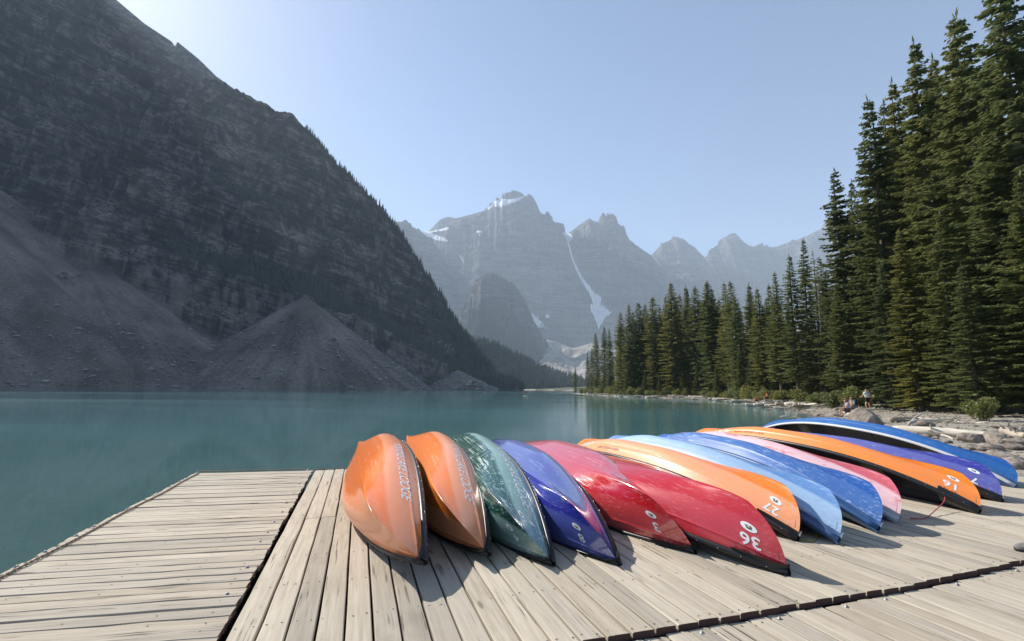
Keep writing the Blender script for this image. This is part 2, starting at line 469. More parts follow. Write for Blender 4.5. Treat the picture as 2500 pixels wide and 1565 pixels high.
q = np.clip((YY+warp*edge-Df)/(Dr-Df), 0, 1.6)
prof = np.interp(q, [0, .04, .13, .19, .34, .42, .47, .58, .66, .72, .86, 1.0, 1.08, 1.6], [0, .03, .22, .27, .33, .50, .53, .58, .72, .75, .90, 1.0, .97, .4])
zc = prof*zr-4*(1-sstep(0, .03, q))
dip = zc+.33*XX-.05*YY                               # beds dip down to the right
def terr(zv, per, sharp):
    k = zv/per; f = k-np.floor(k)
    return (np.floor(k)+np.clip((f-.5)*sharp+.5, 0, 1)-k)*per
tm = sstep(.03, .12, q)*sstep(0, .10, 1-q)*np.clip(.6+.8*noise(XX/180, YY/180, zc/120, 23), 0, 1)
zc = zc+tm*(.75*terr(dip+6*fbm(XX/90, YY/90, 0, 3, 29), 31, 3.)+.6*terr(dip+4*fbm(XX/50, YY/50, 0, 3, 31), 12.5, 3.))
zc = zc+sstep(.02, .1, q)*sstep(0, .06, 1-q)*6.5*fbm(XX/32, YY/32, zc/30, 4, 37)
FT = []
def fan(px, py, Y, slope, seed, fl=.06):
    a = at(px, py, Y*KL)
    dx, dy = XX-a[0], YY-a[1]
    d = np.hypot(dx, dy); an = np.arctan2(dx, -dy)
    tone_ = .5+sstep(30, 160, d)*(.17*noise(an*14+.5*fbm(XX/80, YY/80, 0, 2, seed), d/260, 0, seed+3)+.12*noise(an*40, d/60, 0, seed+4))+.28*fbm(XX/48, YY/48, 0, 4, seed+5)
    FT.append(tone_)
    return a[2]-slope*d*(1+fl*noise(an*7, d*0+seed, 0, seed)+.03*noise(an*26, d/200, 0, seed+1))+1.6*fbm(XX/30, YY/30, 0, 4, seed+2)-.00003*0*d
z1 = fan(-300, 250, 905, .735, 51, .03)
z1b = np.minimum(fan(185, 606, 950, .62, 57, .04), 1e9)
z2 = fan(745, 722, 1003, .77, 61, .05)
z3 = fan(1120, 905, 1130, .50, 67, .08)
zs = np.maximum(np.maximum(z1, z1b), np.maximum(z2, z3))
zz = np.maximum(zc, zs)
tone = np.choose(np.argmax(np.stack([z1, z1b, z2, z3]), 0), FT)
scree = sstep(-3, 3, zs-zc)
base = np.minimum(zz, 0)
zz = np.where(zz < 0, np.maximum(zz, -6), zz)
# forest on the ledges of the lower right flank
bench = np.exp(-((q-.27)/.085)**2)+.8*np.exp(-((q-.53)/.05)**2)+.5*np.exp(-((q-.75)/.06)**2)
pxx = np.interp(TX, tx, np.linspace(-760, 1279, NC))
forest = np.clip(bench*sstep(150, 650, pxx)+sstep(950, 1180, pxx)*.55+.25*fbm(XX/70, YY/70, 0, 3, 71)-.05, 0, 1)*(1-scree)*sstep(0, .5, 1-q+.35)
veg = np.clip(.9*fbm(XX/60, YY/60, 0, 4, 77)-.28, 0, 1)*scree*.75
forest = np.maximum(forest, veg)
mo = link('mountain', npmesh('mountain', np.stack([XX, YY, zz], -1), grid_faces(len(Yr), NC), True,
          {'scree': scree.ravel(), 'forest': forest.ravel(), 'snow': np.zeros(zz.size), 'tone': tone.ravel(), 'band': (np.exp(-((q-.12)/.065)**2)*(1-scree)).ravel()}), MAT['babel'])
tag(mo, kind='structure')
LEFT = dict(tx=tx, Y=Yr, z=zz, q=q, px=pxx, scree=scree, forest=forest)

def layer(name, sky_pts, px0, px1, D, foot, prof_pts, mat, nc=420, nr=170, rough=60., snow=None, scree_to=.0, forest_to=0., seed=0, flute=1., lay_amp=1., right_fall=None, toe=0., back=500., terr_per=None, relief=1.):
    k = 1.03516
    a, b = px_curve(sky_pts)
    tx = np.linspace(tcol(px0*k), tcol(px1*k), nc)
    e = np.interp(tx, a, b)
    s = np.concatenate([np.linspace(0, 1, nr), [1.06, 1.15, 1.3]])
    Dn = D+rough*1.5*fbm(tx*9, tx*0+seed, 0, 3, seed)
    Y = foot+(Dn[None]-foot)*s[:, None]
    X = tx[None]*Y
    zt = (e*Dn+CZ)[None]
    free = sstep(0, .12, 1-np.clip(s, 0, 1))[:, None]*sstep(0, .05, s)[:, None]
    wq = free*(.10*fbm(X/rough/6, Y/rough/8, 0, 4, seed+1)+flute*.055*ridged(X/rough/2.2, Y/rough/9, 0, 4, seed+2)+flute*.02*ridged(X/rough*1.5, Y/rough/6, 0, 3, seed+3))
    q = np.clip(s[:, None]+wq, 0, 1.3)
    z = np.interp(q, [p[0] for p in prof_pts]+[1.08, 1.3], [p[1] for p in prof_pts]+[.93, .5])*zt
    tp = terr_per or rough*1.3
    cl = sstep(scree_to, scree_to+.08, q)*free
    z = z+cl*lay_amp*(.5*terr(z+.04*X+rough*.3*fbm(X/rough/3, Y/rough/3, 0, 3, seed+4), tp, 3.)+.4*terr(z+.03*X, tp*.43, 3.))
    z = z+cl*rough*.22*relief*fbm(X/rough/1.2, Y/rough/1.2, z/rough, 5, seed+5)
    z = np.maximum(z, -3)
    pxd = np.interp(np.broadcast_to(tx[None], X.shape), tx, np.linspace(px0, px1, nc))
    pyd = (CY-FPX*(((np.stack([X, Y, z], -1)-CAMP)@UP)/((np.stack([X, Y, z], -1)-CAMP)@FW)))/k
    pxd = (CX+FPX*(((np.stack([X, Y, z], -1)-CAMP)@RT)/((np.stack([X, Y, z], -1)-CAMP)@FW)))/k
    sn = np.zeros(X.shape)
    for poly in (snow or []):
        sn = np.maximum(sn, poly_mask(pxd, pyd, poly))
    sc = 1-sstep(scree_to-.05, scree_to+.03, q+.05*fbm(X/rough/3, Y/rough/3, 0, 3, seed+9))
    fo = (1-sstep(forest_to-.06, forest_to+.06, q+.08*fbm(X/rough/2, Y/rough/2, 0, 3, seed+8))) if forest_to > 0 else np.zeros(X.shape)
    o = link(name, npmesh(name, np.stack([X, Y, z], -1), grid_faces(len(s), nc), True, {'scree': sc.ravel(), 'forest': fo.ravel(), 'snow': sn.ravel(), 'tone': (.5+.3*fbm(X/rough/2, Y/rough/2, 0, 3, seed+12)).ravel()}), mat)
    tag(o, kind='structure')
    return dict(X=X, Y=Y, z=z, q=q, px=pxd, py=pyd, fo=fo)
def poly_mask(x, y, poly):                           # 1 inside a patch of snow lying on the face, soft over about a pixel
    P = np.array(poly, float)
    ins = np.zeros(x.shape, bool); d = np.full(x.shape, 1e9)
    for i in range(len(P)):
        a, b = P[i], P[(i+1) % len(P)]
        c = (a[1] > y) != (b[1] > y)
        ins ^= c & (x < a[0]+(y-a[1])/(b[1]-a[1]+1e-9)*(b[0]-a[0]))
        ab = b-a; L2 = ab@ab+1e-9
        t = np.clip(((x-a[0])*ab[0]+(y-a[1])*ab[1])/L2, 0, 1)
        d = np.minimum(d, np.hypot(x-a[0]-t*ab[0], y-a[1]-t*ab[1]))
    return np.clip(.5+np.where(ins, d, -d)/2.5, 0, 1)
WALL = [(0, 0), (.06, .10), (.16, .19), (.28, .36), (.40, .50), (.48, .55), (.62, .72), (.72, .80), (.88, .92), (1, 1)]
# far shoulder that shows behind the left mountain's ridge
layer('mountain_shoulder', [(-200, -260), (100, -140), (200, -75), (275, 0), (340, 55), (405, 98), (412, 109), (418, 98), (470, 140), (510, 180), (560, 215), (600, 245), (680, 300), (740, 350), (820, 450)],
      -120, 790, 1450, 1120, [(0, .3), (.5, .62), (1, 1)], MAT['babel'], 300, 60, 40, seed=101, flute=.5, lay_amp=.6)
# the wall of peaks at the head of the valley
SNOW1 = [[(1327, 547), (1345, 551), (1352, 562), (1342, 572), (1347, 592), (1353, 612), (1366, 640), (1384, 668), (1402, 690), (1420, 703), (1413, 720), (1430, 730), (1443, 735), (1430, 748), (1418, 762), (1412, 778), (1408, 764), (1398, 742), (1391, 722), (1400, 716), (1390, 692), (1372, 664), (1356, 632), (1346, 604), (1341, 580), (1335, 562)],
         [(1253, 738), (1268, 752), (1283, 764), (1290, 774), (1272, 772), (1262, 766), (1258, 756)], [(1262, 776), (1278, 790), (1290, 804), (1282, 800), (1268, 788)],
         [(1145, 497), (1165, 476), (1183, 469), (1205, 470), (1225, 466), (1240, 462), (1222, 474), (1200, 482), (1182, 487), (1165, 487)],
         [(990, 546), (1015, 540), (1040, 538), (1058, 535), (1060, 541), (1040, 545), (1015, 549), (1040, 558), (1058, 566), (1056, 571), (1030, 566), (1008, 558)],
         [(1122, 545), (1136, 543), (1138, 549), (1126, 549)], [(1120, 553), (1135, 552), (1134, 556)], [(1284, 746), (1292, 740), (1297, 748), (1288, 752)],
         [(1082, 597), (1090, 608), (1097, 620), (1092, 619), (1086, 609)], [(1080, 632), (1088, 640), (1098, 646), (1088, 645)]]
layer('far_ridge_behind', [(960, 600), (1000, 555), (1015, 541), (1040, 516), (1058, 511), (1075, 515), (1090, 530), (1140, 560)], 965, 1130, 6880, 6240, WALL, MAT['peaks'], 120, 60, 72, seed=140, snow=[[(1000, 548), (1062, 541), (1062, 546), (1020, 551)]])
layer('peak_wall', [(900, 640), (935, 560), (960, 545), (990, 546), (1015, 546), (1050, 538), (1060, 528), (1075, 515), (1110, 506), (1145, 496), (1158, 482), (1166, 476), (1170, 468), (1178, 470), (1190, 464), (1200, 459), (1215, 455), (1228, 462), (1240, 464), (1252, 460), (1262, 472), (1268, 486), (1275, 502), (1292, 510), (1300, 517), (1318, 536), (1328, 549), (1338, 551), (1348, 545), (1362, 533), (1378, 522),
      (1390, 515), (1400, 521), (1408, 523), (1418, 517), (1430, 517), (1440, 513), (1450, 512), (1456, 520), (1460, 534), (1470, 545), (1480, 560), (1492, 573), (1505, 581), (1520, 592), (1535, 601), (1550, 622), (1580, 648), (1600, 645), (1625, 643), (1650, 655), (1690, 690), (1760, 740), (1850, 800)],
      900, 1850, 5920, 4640, WALL, MAT['peaks'], 900, 300, 112, SNOW1, scree_to=.14, seed=150, lay_amp=1.2, flute=.8, relief=1.5)
layer('near_spur', [(860, 470), (900, 492), (930, 522), (945, 524), (955, 521), (964, 528), (975, 536), (1000, 552), (1030, 590), (1060, 628), (1095, 668), (1125, 710), (1160, 770)], 860, 1165, 5280, 4560, WALL, MAT['peaks'], 260, 140, 88, seed=160, flute=.7)
layer('second_peak', [(1500, 620), (1535, 604), (1540, 598), (1548, 590), (1556, 580), (1565, 573), (1580, 566), (1590, 560), (1597, 558), (1605, 562), (1612, 563), (1625, 575), (1640, 584), (1650, 596), (1662, 607), (1680, 640), (1720, 690)], 1490, 1730, 6640, 5840, WALL, MAT['peaks'], 230, 120, 96, seed=170)
layer('third_peak', [(1600, 680), (1640, 630), (1662, 607), (1690, 581), (1705, 563), (1715, 556), (1722, 551), (1732, 549), (1742, 557), (1752, 569), (1768, 580), (1785, 582), (1800, 579), (1815, 583), (1830, 582), (1850, 575), (1870, 570), (1880, 565), (1895, 560), (1910, 553), (1925, 545), (1955, 530), (2000, 520), (2100, 510), (2300, 520), (2600, 540)],
      1600, 2600, 7200, 6080, WALL, MAT['peaks'], 520, 150, 120, seed=180, scree_to=.10)
# rounded wooded dome and the talus and forest at the head of the lake
DOME = layer('wooded_dome', [(1040, 860), (1075, 780), (1085, 745), (1100, 712), (1118, 675), (1130, 660), (1150, 654), (1175, 657), (1195, 664), (1215, 678), (1230, 700), (1245, 728), (1255, 755), (1270, 780), (1290, 810), (1310, 840), (1330, 880), (1360, 910)],
             1050, 1350, 3700, 3150, [(0, 0), (.10, .16), (.3, .50), (.45, .66), (.6, .80), (.8, .93), (1, 1)], MAT['dome'], 260, 150, 34, seed=190, forest_to=.48, scree_to=.0, flute=1.1, lay_amp=1.1, relief=1.7)
TAL = layer('talus_slope', [(1000, 770), (1050, 760), (1085, 772), (1120, 782), (1150, 800), (1200, 830), (1250, 850), (1290, 800), (1310, 805), (1350, 822), (1400, 808), (1450, 820), (1500, 800), (1600, 780), (1900, 760)],
            1010, 1900, 3900, 2000, [(0, 0), (.25, .14), (.5, .36), (1, 1)], MAT['peaks'], 320, 90, 30, seed=200, scree_to=1.2, forest_to=.0, flute=.25, lay_amp=0, relief=.5)
FOR = layer('forest_slope', [(1000, 740), (1060, 760), (1100, 795), (1125, 800), (1150, 808), (1180, 815), (1220, 838), (1260, 858), (1300, 876), (1340, 890), (1380, 902), (1410, 908), (1500, 912), (1700, 915)],
            1040, 1900, 1620, 1255, [(0, 0), (.3, .24), (1, 1)], MAT['dome'], 240, 60, 24, seed=210, scree_to=.0, forest_to=1.3, flute=.2, lay_amp=0, relief=.3)
# -- far-off conifers on ledges, ridges and valley slopes: a wood that reads as one mass
def tiny_conifers(name, P, H, mat, seed=0, wr=.16):
    rg = np.random.default_rng(seed)
    n = len(P); k = 5
    a = np.linspace(0, 2*np.pi, k, endpoint=False)
    tiers = [(.04, 1.0, .5), (.30, .74, .78), (.58, .46, 1.0)]
    V, F = [], []
    off = 0
    for (zb, wd, zt) in tiers:
        ang = a[None]+rg.uniform(0, 6.28, (n, 1))
        rad = (H*wr*wd)[:, None]*rg.uniform(.55, 1.25, (n, k))
        ring = np.stack([P[:, None, 0]+rad*np.cos(ang), P[:, None, 1]+rad*np.sin(ang), (P[:, 2]+H*zb)[:, None]-H[:, None]*rg.uniform(0, .08, (n, k))], -1)
        tip = np.stack([P[:, 0], P[:, 1], P[:, 2]+H*zt], -1)[:, None]
        vv = np.concatenate([ring, tip], 1).reshape(-1, 3)
        b = (np.arange(n)*(k+1))[:, None]
        j = np.arange(k)[None]
        F.append(np.stack([b+j, b+(j+1) % k, np.broadcast_to(b+k, (n, k))], -1).reshape(-1, 3)+off)
        V.append(vv); off += len(vv)
    return tag(link(name, npmesh(name, np.concatenate(V), np.concatenate(F), False), mat), kind='stuff')
m = Mat('far_conifer')
m.set(Base_Color=m.mix(m.noise(m.pos(), .09, 3), (.016, .026, .014), (.042, .058, .028)), Roughness=.9)
MAT['farfir'] = m.m
rg = np.random.default_rng(4)
# left mountain: dense on the benches and down the right-hand ridge
ii = rg.integers(0, len(Yr)-30, 90000); jj = rg.integers(0, NC, 90000)
okp = rg.uniform(size=90000) < np.clip(forest[ii, jj]*1.1-.25, 0, 1)*(scree[ii, jj] < .5)
ridge = (q[ii, jj] > .93) & (q[ii, jj] < 1.0) & (pxx[ii, jj] > 690) & (rg.uniform(size=90000) < .55)
low = (pxx[ii, jj] > 1040) & (q[ii, jj] < 1.0) & (zz[ii, jj] > 3) & (rg.uniform(size=90000) < .5) & (scree[ii, jj] < .5)
sel = okp | ridge | low
ii, jj = ii[sel], jj[sel]
keep = zz[ii, jj] > 1
ii, jj = ii[keep][:7000], jj[keep][:7000]
jt = rg.uniform(-2, 2, (len(ii), 2))
P = np.stack([XX[ii, jj]+jt[:, 0], YY[ii, jj]+jt[:, 1], zz[ii, jj]-1], -1)
tiny_conifers('mountainside_conifers', P, rg.uniform(6, 15, len(P))*np.where(rg.uniform(size=len(P)) < .1, 1.5, 1), MAT['farfir'], 1)
# ridge crest of the left mountain, seen against the sky
js = np.array([j for j in range(NC) if pxx[0, j] > 700])
cr = []
for j in js:
    k0 = np.argmax(zz[:, j]/YY[:, j])
    for _ in range(2):
        if rg.uniform() < np.interp(pxx[0, j], [700, 850, 1100], [.25, .55, .9]): cr.append((XX[k0, j]+rg.uniform(-2, 2), YY[k0, j]+rg.uniform(-6, 4), zz[k0, j]-1.5))
cr = np.array(cr)
tiny_conifers('ridge_conifers', cr, rg.uniform(7, 17, len(cr)), MAT['farfir'], 2, .13)
def scatter(Ld, n, cond, hmin, hmax, name, seed, wr=.17):
    rg = np.random.default_rng(seed)
    h, w = Ld['X'].shape
    i = rg.integers(0, h-4, n); j = rg.integers(0, w, n)
    ok = cond(Ld, i, j, rg)
    i, j = i[ok], j[ok]
    P = np.stack([Ld['X'][i, j]+rg.uniform(-4, 4, len(i)), Ld['Y'][i, j]+rg.uniform(-4, 4, len(i)), Ld['z'][i, j]-1], -1)
    P = P[P[:, 2] > 0]
    return tiny_conifers(name, P, rg.uniform(hmin, hmax, len(P)), MAT['farfir'], seed, wr)
scatter(FOR, 7500, lambda L, i, j, r: (L['z'][i, j] > 1), 12, 26, 'valley_conifers', 11)
scatter(DOME, 7000, lambda L, i, j, r: (r.uniform(size=len(i)) < np.where(L['q'][i, j] < .45, .95, np.where(L['q'][i, j] > .70, .7, .15))), 12, 26, 'dome_conifers', 12)
# boulders strewn over the nearest scree
rb = np.random.default_rng(9)
ii = rb.integers(0, 330, 60000); jj = rb.integers(0, NC, 60000)
ok = (scree[ii, jj] > .9) & (zz[ii, jj] > .5) & (rb.uniform(size=60000) < np.clip(1.2-zz[ii, jj]/90., .06, 1))
ii, jj = ii[ok][:6500], jj[ok][:6500]
P = np.stack([XX[ii, jj]+rb.uniform(-2, 2, len(ii)), YY[ii, jj]+rb.uniform(-2, 2, len(ii)), zz[ii, jj]], -1)
sz = .5*rb.pareto(2.6, len(P))+.7; sz = np.minimum(sz, 3.0)*(.7+P[:, 1]/800)
oct_ = np.array([[1, 0, 0], [0, 1, 0], [-1, 0, 0], [0, -1, 0], [0, 0, 1], [0, 0, -1]], float)
of = np.array([[0, 1, 4], [1, 2, 4], [2, 3, 4], [3, 0, 4], [1, 0, 5], [2, 1, 5], [3, 2, 5], [0, 3, 5]])
V = oct_[None]*rb.uniform(.5, 1.2, (len(P), 6, 1))*np.array([1.35, 1., .55])
an = rb.uniform(0, 6.28, len(P)); ca, sa = np.cos(an), np.sin(an)
V = np.stack([V[..., 0]*ca[:, None]-V[..., 1]*sa[:, None], V[..., 0]*sa[:, None]+V[..., 1]*ca[:, None], V[..., 2]], -1)*sz[:, None, None]+P[:, None]
Fo = (of[None]+(np.arange(len(P))*6)[:, None, None]).reshape(-1, 3)
m = Mat('scree_boulder')
m.set(Base_Color=m.mix(m.noise(m.pos(), .12, 2), (.06, .055, .05), (.46, .43, .40)), Roughness=.9)
tag(link('scree_boulders', npmesh('scree_boulders', V.reshape(-1, 3), Fo, False), m.m), kind='stuff')
# ------------------------------------------------------------------ docks
DZ = .30
DO = np.array([-1.61, 3.0])
DU = np.array([-1.8, 5.86]); DU /= np.linalg.norm(DU)    # along the boards
DV = np.array([DU[1], -DU[0]])                            # across them, to the right
def dock(a, b, z=DZ):
    p = DO+DV*a+DU*b
    return (p[0], p[1], z)
ANG_U = math.atan2(DU[1], DU[0]); ANG_V = math.atan2(DV[1], DV[0])
def board_mesh(name, ln, w, th, seed, mat, wob=.002, ragged=.0, skew=0.):
    rg = np.random.default_rng(seed)
    c = .006; n = 9
    xs = np.linspace(-ln/2, ln/2, n)
    prof = np.array([(-w/2, -th), (-w/2, -c), (-w/2+c, 0), (0, .0012), (w/2-c, 0), (w/2, -c), (w/2, -th)])
    V = []
    for i, x in enumerate(xs):
        l, r = rg.normal(0, wob, 2); zz_ = rg.normal(0, wob*.35)
        for k, (y, z) in enumerate(prof):
            xe = x+(rg.normal(0, ragged) if i in (0, n-1) else 0)
            xe += y*skew
            V.append((xe, y+(l if y < 0 else r if y > 0 else 0), z+zz_))
    k = len(prof)
    side = grid_faces(n, k, True)
    ends = np.array([list(range(k))[::-1], [k*(n-1)+i for i in range(k)]])
    me = npmesh(name, V, [side, ends], False)
    me.materials.append(mat); me.materials.append(MAT['endgrain'])
    mi = np.zeros(len(side)+2, np.int32); mi[-2:] = 1
    me.polygons.foreach_set('material_index', mi)
    return me
def plank(me, parent, loc, rz, tilt=0.):
    o = bpy.data.objects.new('plank', me)
    COL.objects.link(o)
    o.parent = parent
    o.location = loc
    o.rotation_euler = (tilt, 0, rz)
    return o
rd = random.Random(3)
# -- main dock: boards run away from the camera
dB = tag(empty('boat_dock', (0, 0, 0)), 'pale weathered plank dock that carries the row of overturned canoes', 'dock')
PITCH = .162
FB_A = [-1, 2.0, 3.5, 4.6, 5.25, 6.2, 8.0, 12]; FB_B = [-.60, -.565, -.515, -.49, -.43, -.355, -.16, .25]
nearM = [board_mesh('plank', 3.28, .148, .045, i, MAT['board']) for i in range(6)]
farM = [board_mesh('plank', 3.36, .148, .045, 20+i, MAT['board']) for i in range(6)]
nails = MB()
def nail(a, b, z):
    p = dock(a, b, z+.0012)
    q = np.array([[math.cos(t)*.0068, math.sin(t)*.0068, 0] for t in np.linspace(0, 2*math.pi, 6, endpoint=False)])
    nails.add(q+np.array(p), np.arange(6)[None])
NB = 72
for i in range(NB):
    a = .081+i*PITCH+(.012 if i*PITCH > 4.55 else 0)
    fb = float(np.interp(a, FB_A, FB_B))+rd.uniform(-.008, .008)
    dz = rd.uniform(-.0025, .0025)
    plank(nearM[rd.randrange(6)], dB, dock(a, fb+1.64, DZ+dz), ANG_U+rd.uniform(-.0012, .0012), rd.uniform(-.012, .012))
    jb = fb+3.28+.012
    plank(farM[rd.randrange(6)], dB, dock(a, jb+1.68, DZ+rd.uniform(-.0025, .0025)), ANG_U+rd.uniform(-.0012, .0012), rd.uniform(-.012, .012))
    for bb in (fb+.05, fb+.72, fb+1.35, fb+2.0, fb+2.62, fb+3.24, jb+.05, jb+.7, jb+1.4, jb+2.1, jb+2.8, jb+3.3):
        for s in (-.045, .045):
            if rd.random() < .9: nail(a+s+rd.uniform(-.01, .01), bb+rd.uniform(-.012, .012), DZ)
nb = nails.build('nails', MAT['ink'], dB, False); tag(nb, kind='stuff')
def beam(a0, b0, a1, b1, w, h, ztop, parent, name='joist', mat='joist'):
    p0, p1 = np.array(dock(a0, b0, 0)), np.array(dock(a1, b1, 0))
    d = p1-p0; L_ = np.hypot(d[0], d[1]); an = math.atan2(d[1], d[0])
    M_ = np.array([[math.cos(an), -math.sin(an), 0], [math.sin(an), math.cos(an), 0], [0, 0, 1]])
    c = (p0+p1)/2; c[2] = ztop-h/2
    return MB().box(c, L_, w, h, M_).build(name, MAT[mat], parent, False)
for b in (-.38, .9, 2.1, 2.95, 4.2, 5.5):
    beam(0.02, b, 11.6, b+(.5 if b < 0 else .3), .09, .18, DZ-.052, dB)
beam(.02, -.5, .02, 6.0, .05, .24, DZ-.02-.035, dB)
# -- lower dock in front, on which the photographer stands
dC = tag(empty('boat_dock', (0, 0, 0)), 'lower weathered plank dock in the right foreground, nearest the camera', 'dock')
oldM = [board_mesh('plank', 3.6, .152, .045, 40+i, MAT['board_old'], .003, .006) for i in range(6)]
nails = MB()
CZD = DZ-.034
i = 0
a = -1.2
while a < 11.6:
    fb = float(np.interp(a, FB_A, FB_B))-.022+rd.uniform(-.016, .006)
    gap = .006 if abs(a-4.85) > .09 else .03
    plank(oldM[rd.randrange(6)], dC, dock(a, fb-1.8, CZD+rd.uniform(-.003, .003)), ANG_U+.012+rd.uniform(-.002, .002), rd.uniform(-.015, .015))
    for bb in (fb-.06, fb-.75, fb-1.4):
        for s in (-.045, .045):
            if rd.random() < .7: nail(a+s, bb+rd.uniform(-.02, .02), CZD)
    a += .152+gap
tag(nails.build('nails', MAT['ink'], dC, False), kind='stuff')
for b in (-.95, -2.2, -3.6): beam(-1.2, b, 11.5, b+.4, .09, .18, CZD-.055, dC)
def bolt(p, r, parent):
    m_ = MB()
    t = np.linspace(0, 2*math.pi, 8, endpoint=False)
    rings = [(1.5, 0), (1.5, .12), (.85, .35), (.75, .9), (.35, 1.15)]
    V = np.array([[math.cos(x)*r*k, math.sin(x)*r*k, h*r] for k, h in rings for x in t])
    m_.add(V+np.array(p), [grid_faces(5, 8, True), (np.arange(8)+32)[None]])
    return m_.build('bolt', MAT['steel'], parent)
for a in (2.35, 2.72, 3.33, 3.92, 4.3, 5.12, 5.95):
    bolt(dock(a, float(np.interp(a, FB_A, FB_B))-.07, CZD), .011, dC)
# -- narrow float on the left: boards run across
dA = tag(empty('floating_dock', (0, 0, 0)), 'narrow float of crosswise weathered planks jutting into the lake at left', 'dock')
TA = -.085
crossM = [board_mesh('plank', 1.84, w, .045, 60+i, MAT['board_old'], .0035, .005, math.tan(TA)) for i, w in enumerate((.140, .143, .137, .141, .139, .142))]
nails = MB()
b = -2.3
while b < 6.22:
    k = rd.randrange(6)
    plank(crossM[k], dA, dock(-.962+rd.uniform(-.010, .008), b, DZ-.008+rd.uniform(-.004, .004)), ANG_V+TA+rd.uniform(-.006, .006), rd.uniform(-.012, .012))
    for s in (-.85, -.55, .0, .5, .82):
        if rd.random() < .8: nail(-.985+s, b-s*.085+rd.uniform(-.03, .03), DZ-.006)
    b += .1455+rd.choice((0, 0, .003, .007))
tag(nails.build('nails', MAT['ink'], dA, False), kind='stuff')
for a in (-1.78, -1.0, -.18): beam(a, -2.3, a, 6.1, .10, .20, DZ-.06, dA)
for bb in (.72, 1.25, 1.95, 2.25, 2.66, 3.1, 3.6, 4.15, 4.9, 5.4):
    bolt(dock(-.13+rd.uniform(-.02, .02), bb, DZ-.008), .013, dA)
for bb in (1.75, 2.12, 2.62, 2.95, 3.7, 4.6, 5.5, 6.28):
    bolt(dock(-1.86, bb, DZ-.008), .014, dA)
bolt(dock(-.12, 6.17, DZ-.006), .02, dA)
# -- mooring chain laid along the outer edges
def chain(name, pts, step, label, parent=None):
    P = np.array(pts, float)
    seg = np.linalg.norm(np.diff(P, axis=0), axis=1); cum = np.concatenate([[0], np.cumsum(seg)])
    n = int(cum[-1]/step)
    mb = MB()
    ta = np.linspace(0, 2*math.pi, 8, endpoint=False); tb = np.linspace(0, 2*math.pi, 4, endpoint=False)
    for i in range(n):
        s = i*step
        p = np.array([np.interp(s, cum, P[:, k]) for k in range(3)]); p2 = np.array([np.interp(s+.01, cum, P[:, k]) for k in range(3)])
        d = p2-p; d /= np.linalg.norm(d)+1e-9
        side = np.cross(d, (0, 0, 1.)); upv = np.array([0, 0, 1.])
        if i % 2: side, upv = (side+upv)*.707, (upv-side)*.707
        else: side, upv = (side-.3*upv)*.958, (upv+.3*side)*.958
        V = []
        for x in ta:
            c = d*math.cos(x)*step*.72+side*math.sin(x)*step*.42
            rdir = d*math.cos(x)+side*math.sin(x)
            for y in tb: V.append(p+c+rdir*math.cos(y)*.0045+upv*math.sin(y)*.0045)
        f = grid_faces(9, 4, True) % 32
        mb.add(V, f)
    o = mb.build(name, MAT['rust'], parent)
    if label: tag(o, label, 'chain')
    return o
wl = [dock(-1.80+.012*math.sin(b*3.1), b, DZ+.006) for b in np.arange(.6, 6.35, .12)]
chain('mooring_chain', wl, .034, 'rusty chain lying along the outer left edge of the narrow float')
wl = [dock(a, 6.40-(a+1.93)*.115, DZ+.006) for a in np.arange(-1.85, -.1, .1)]
chain('mooring_chain', wl, .034, 'rusty chain lying along the far end of the narrow float')
wl = [dock(a, 6.12+.01*math.sin(a*9), DZ+.008) for a in np.arange(.0, 2.2, .1)]
chain('mooring_chain', wl, .034, 'rusty chain along the far edge of the canoe dock beside the leftmost canoe')
# ------------------------------------------------------------------ canoes
CL, CHB = 5.0, .45
def hull(t, s, D=.36, E=.20, side=1, off=0.):
    t = np.asarray(t, float); s = np.asarray(s, float)
    a = np.abs(t)
    w = np.clip((a-.25)/.75, 0, 1)**1.3
    an = s*np.pi/2
    yf = np.sin(an)**.62*(1-w)+s*w
    hf = (1-np.cos(an)**.52)*(1-w)+s*w
    B = (CHB+off)*np.clip(1-a**2.3, 0, 1)**.95
    B = np.where(a > .9995, 0, np.maximum(B, .010+off*.3))   # the stem is a few millimetres broad
    zk = .03*a**2.5+.045*a**14
    z = zk+(D+E*a**2.6-zk)*hf
    rake = .04*(1-hf)+.27*(1-hf)**2.7
    x = np.sign(t)*a*(CL/2-rake)
    bead = .006*np.exp(-((s-.86)/.016)**2)*sstep(0, .04, 1-a)
    keel = -.012*np.exp(-(s/.07)**2)*sstep(.02, .3, 1-a)
    y = side*(B*yf+bead)
    return np.stack(np.broadcast_arrays(x, y, z+keel+(-off*.5)*(1-s)), -1)
TIP = np.array([-CL/2, 0, .56])
HS = np.concatenate([np.linspace(0, .80, 19), [.825, .842, .852, .86, .868, .878, .895, .93, .965, 1.]])
HT = np.sin(np.linspace(-1, 1, 57)*np.pi/2)*.35+np.linspace(-1, 1, 57)*.65
def hull_mesh(off=0., flip=False):
    Sg = np.concatenate([-HS[::-1], HS[1:]])
    Tg, S2 = np.meshgrid(HT, Sg, indexing='ij')
    if flip: Tg = Tg*.986
    V = np.where((S2 < 0)[..., None], hull(Tg, np.abs(S2), side=-1, off=off), hull(Tg, np.abs(S2), side=1, off=off))
    f = grid_faces(len(HT), len(Sg))
    if flip: f = f[:, ::-1]
    sa = np.abs(S2)
    bl = sstep(.32, .5, sa)*(1-.35*sstep(.80, .98, sa))
    return npmesh('hull', V, f, True, {'bleach': bl.ravel()})
HULL_ME = hull_mesh()
LINER_ME = hull_mesh(-.010, True)
def gunwale_mesh(side, r=.020):
    t = np.linspace(-1, 1, 61)
    P = hull(t, np.ones(61), side=side)
    P[:, 1] += side*.005; P[:, 2] -= .006
    mb = MB().tube(P, r, 8, True, 1.5)
    return mb
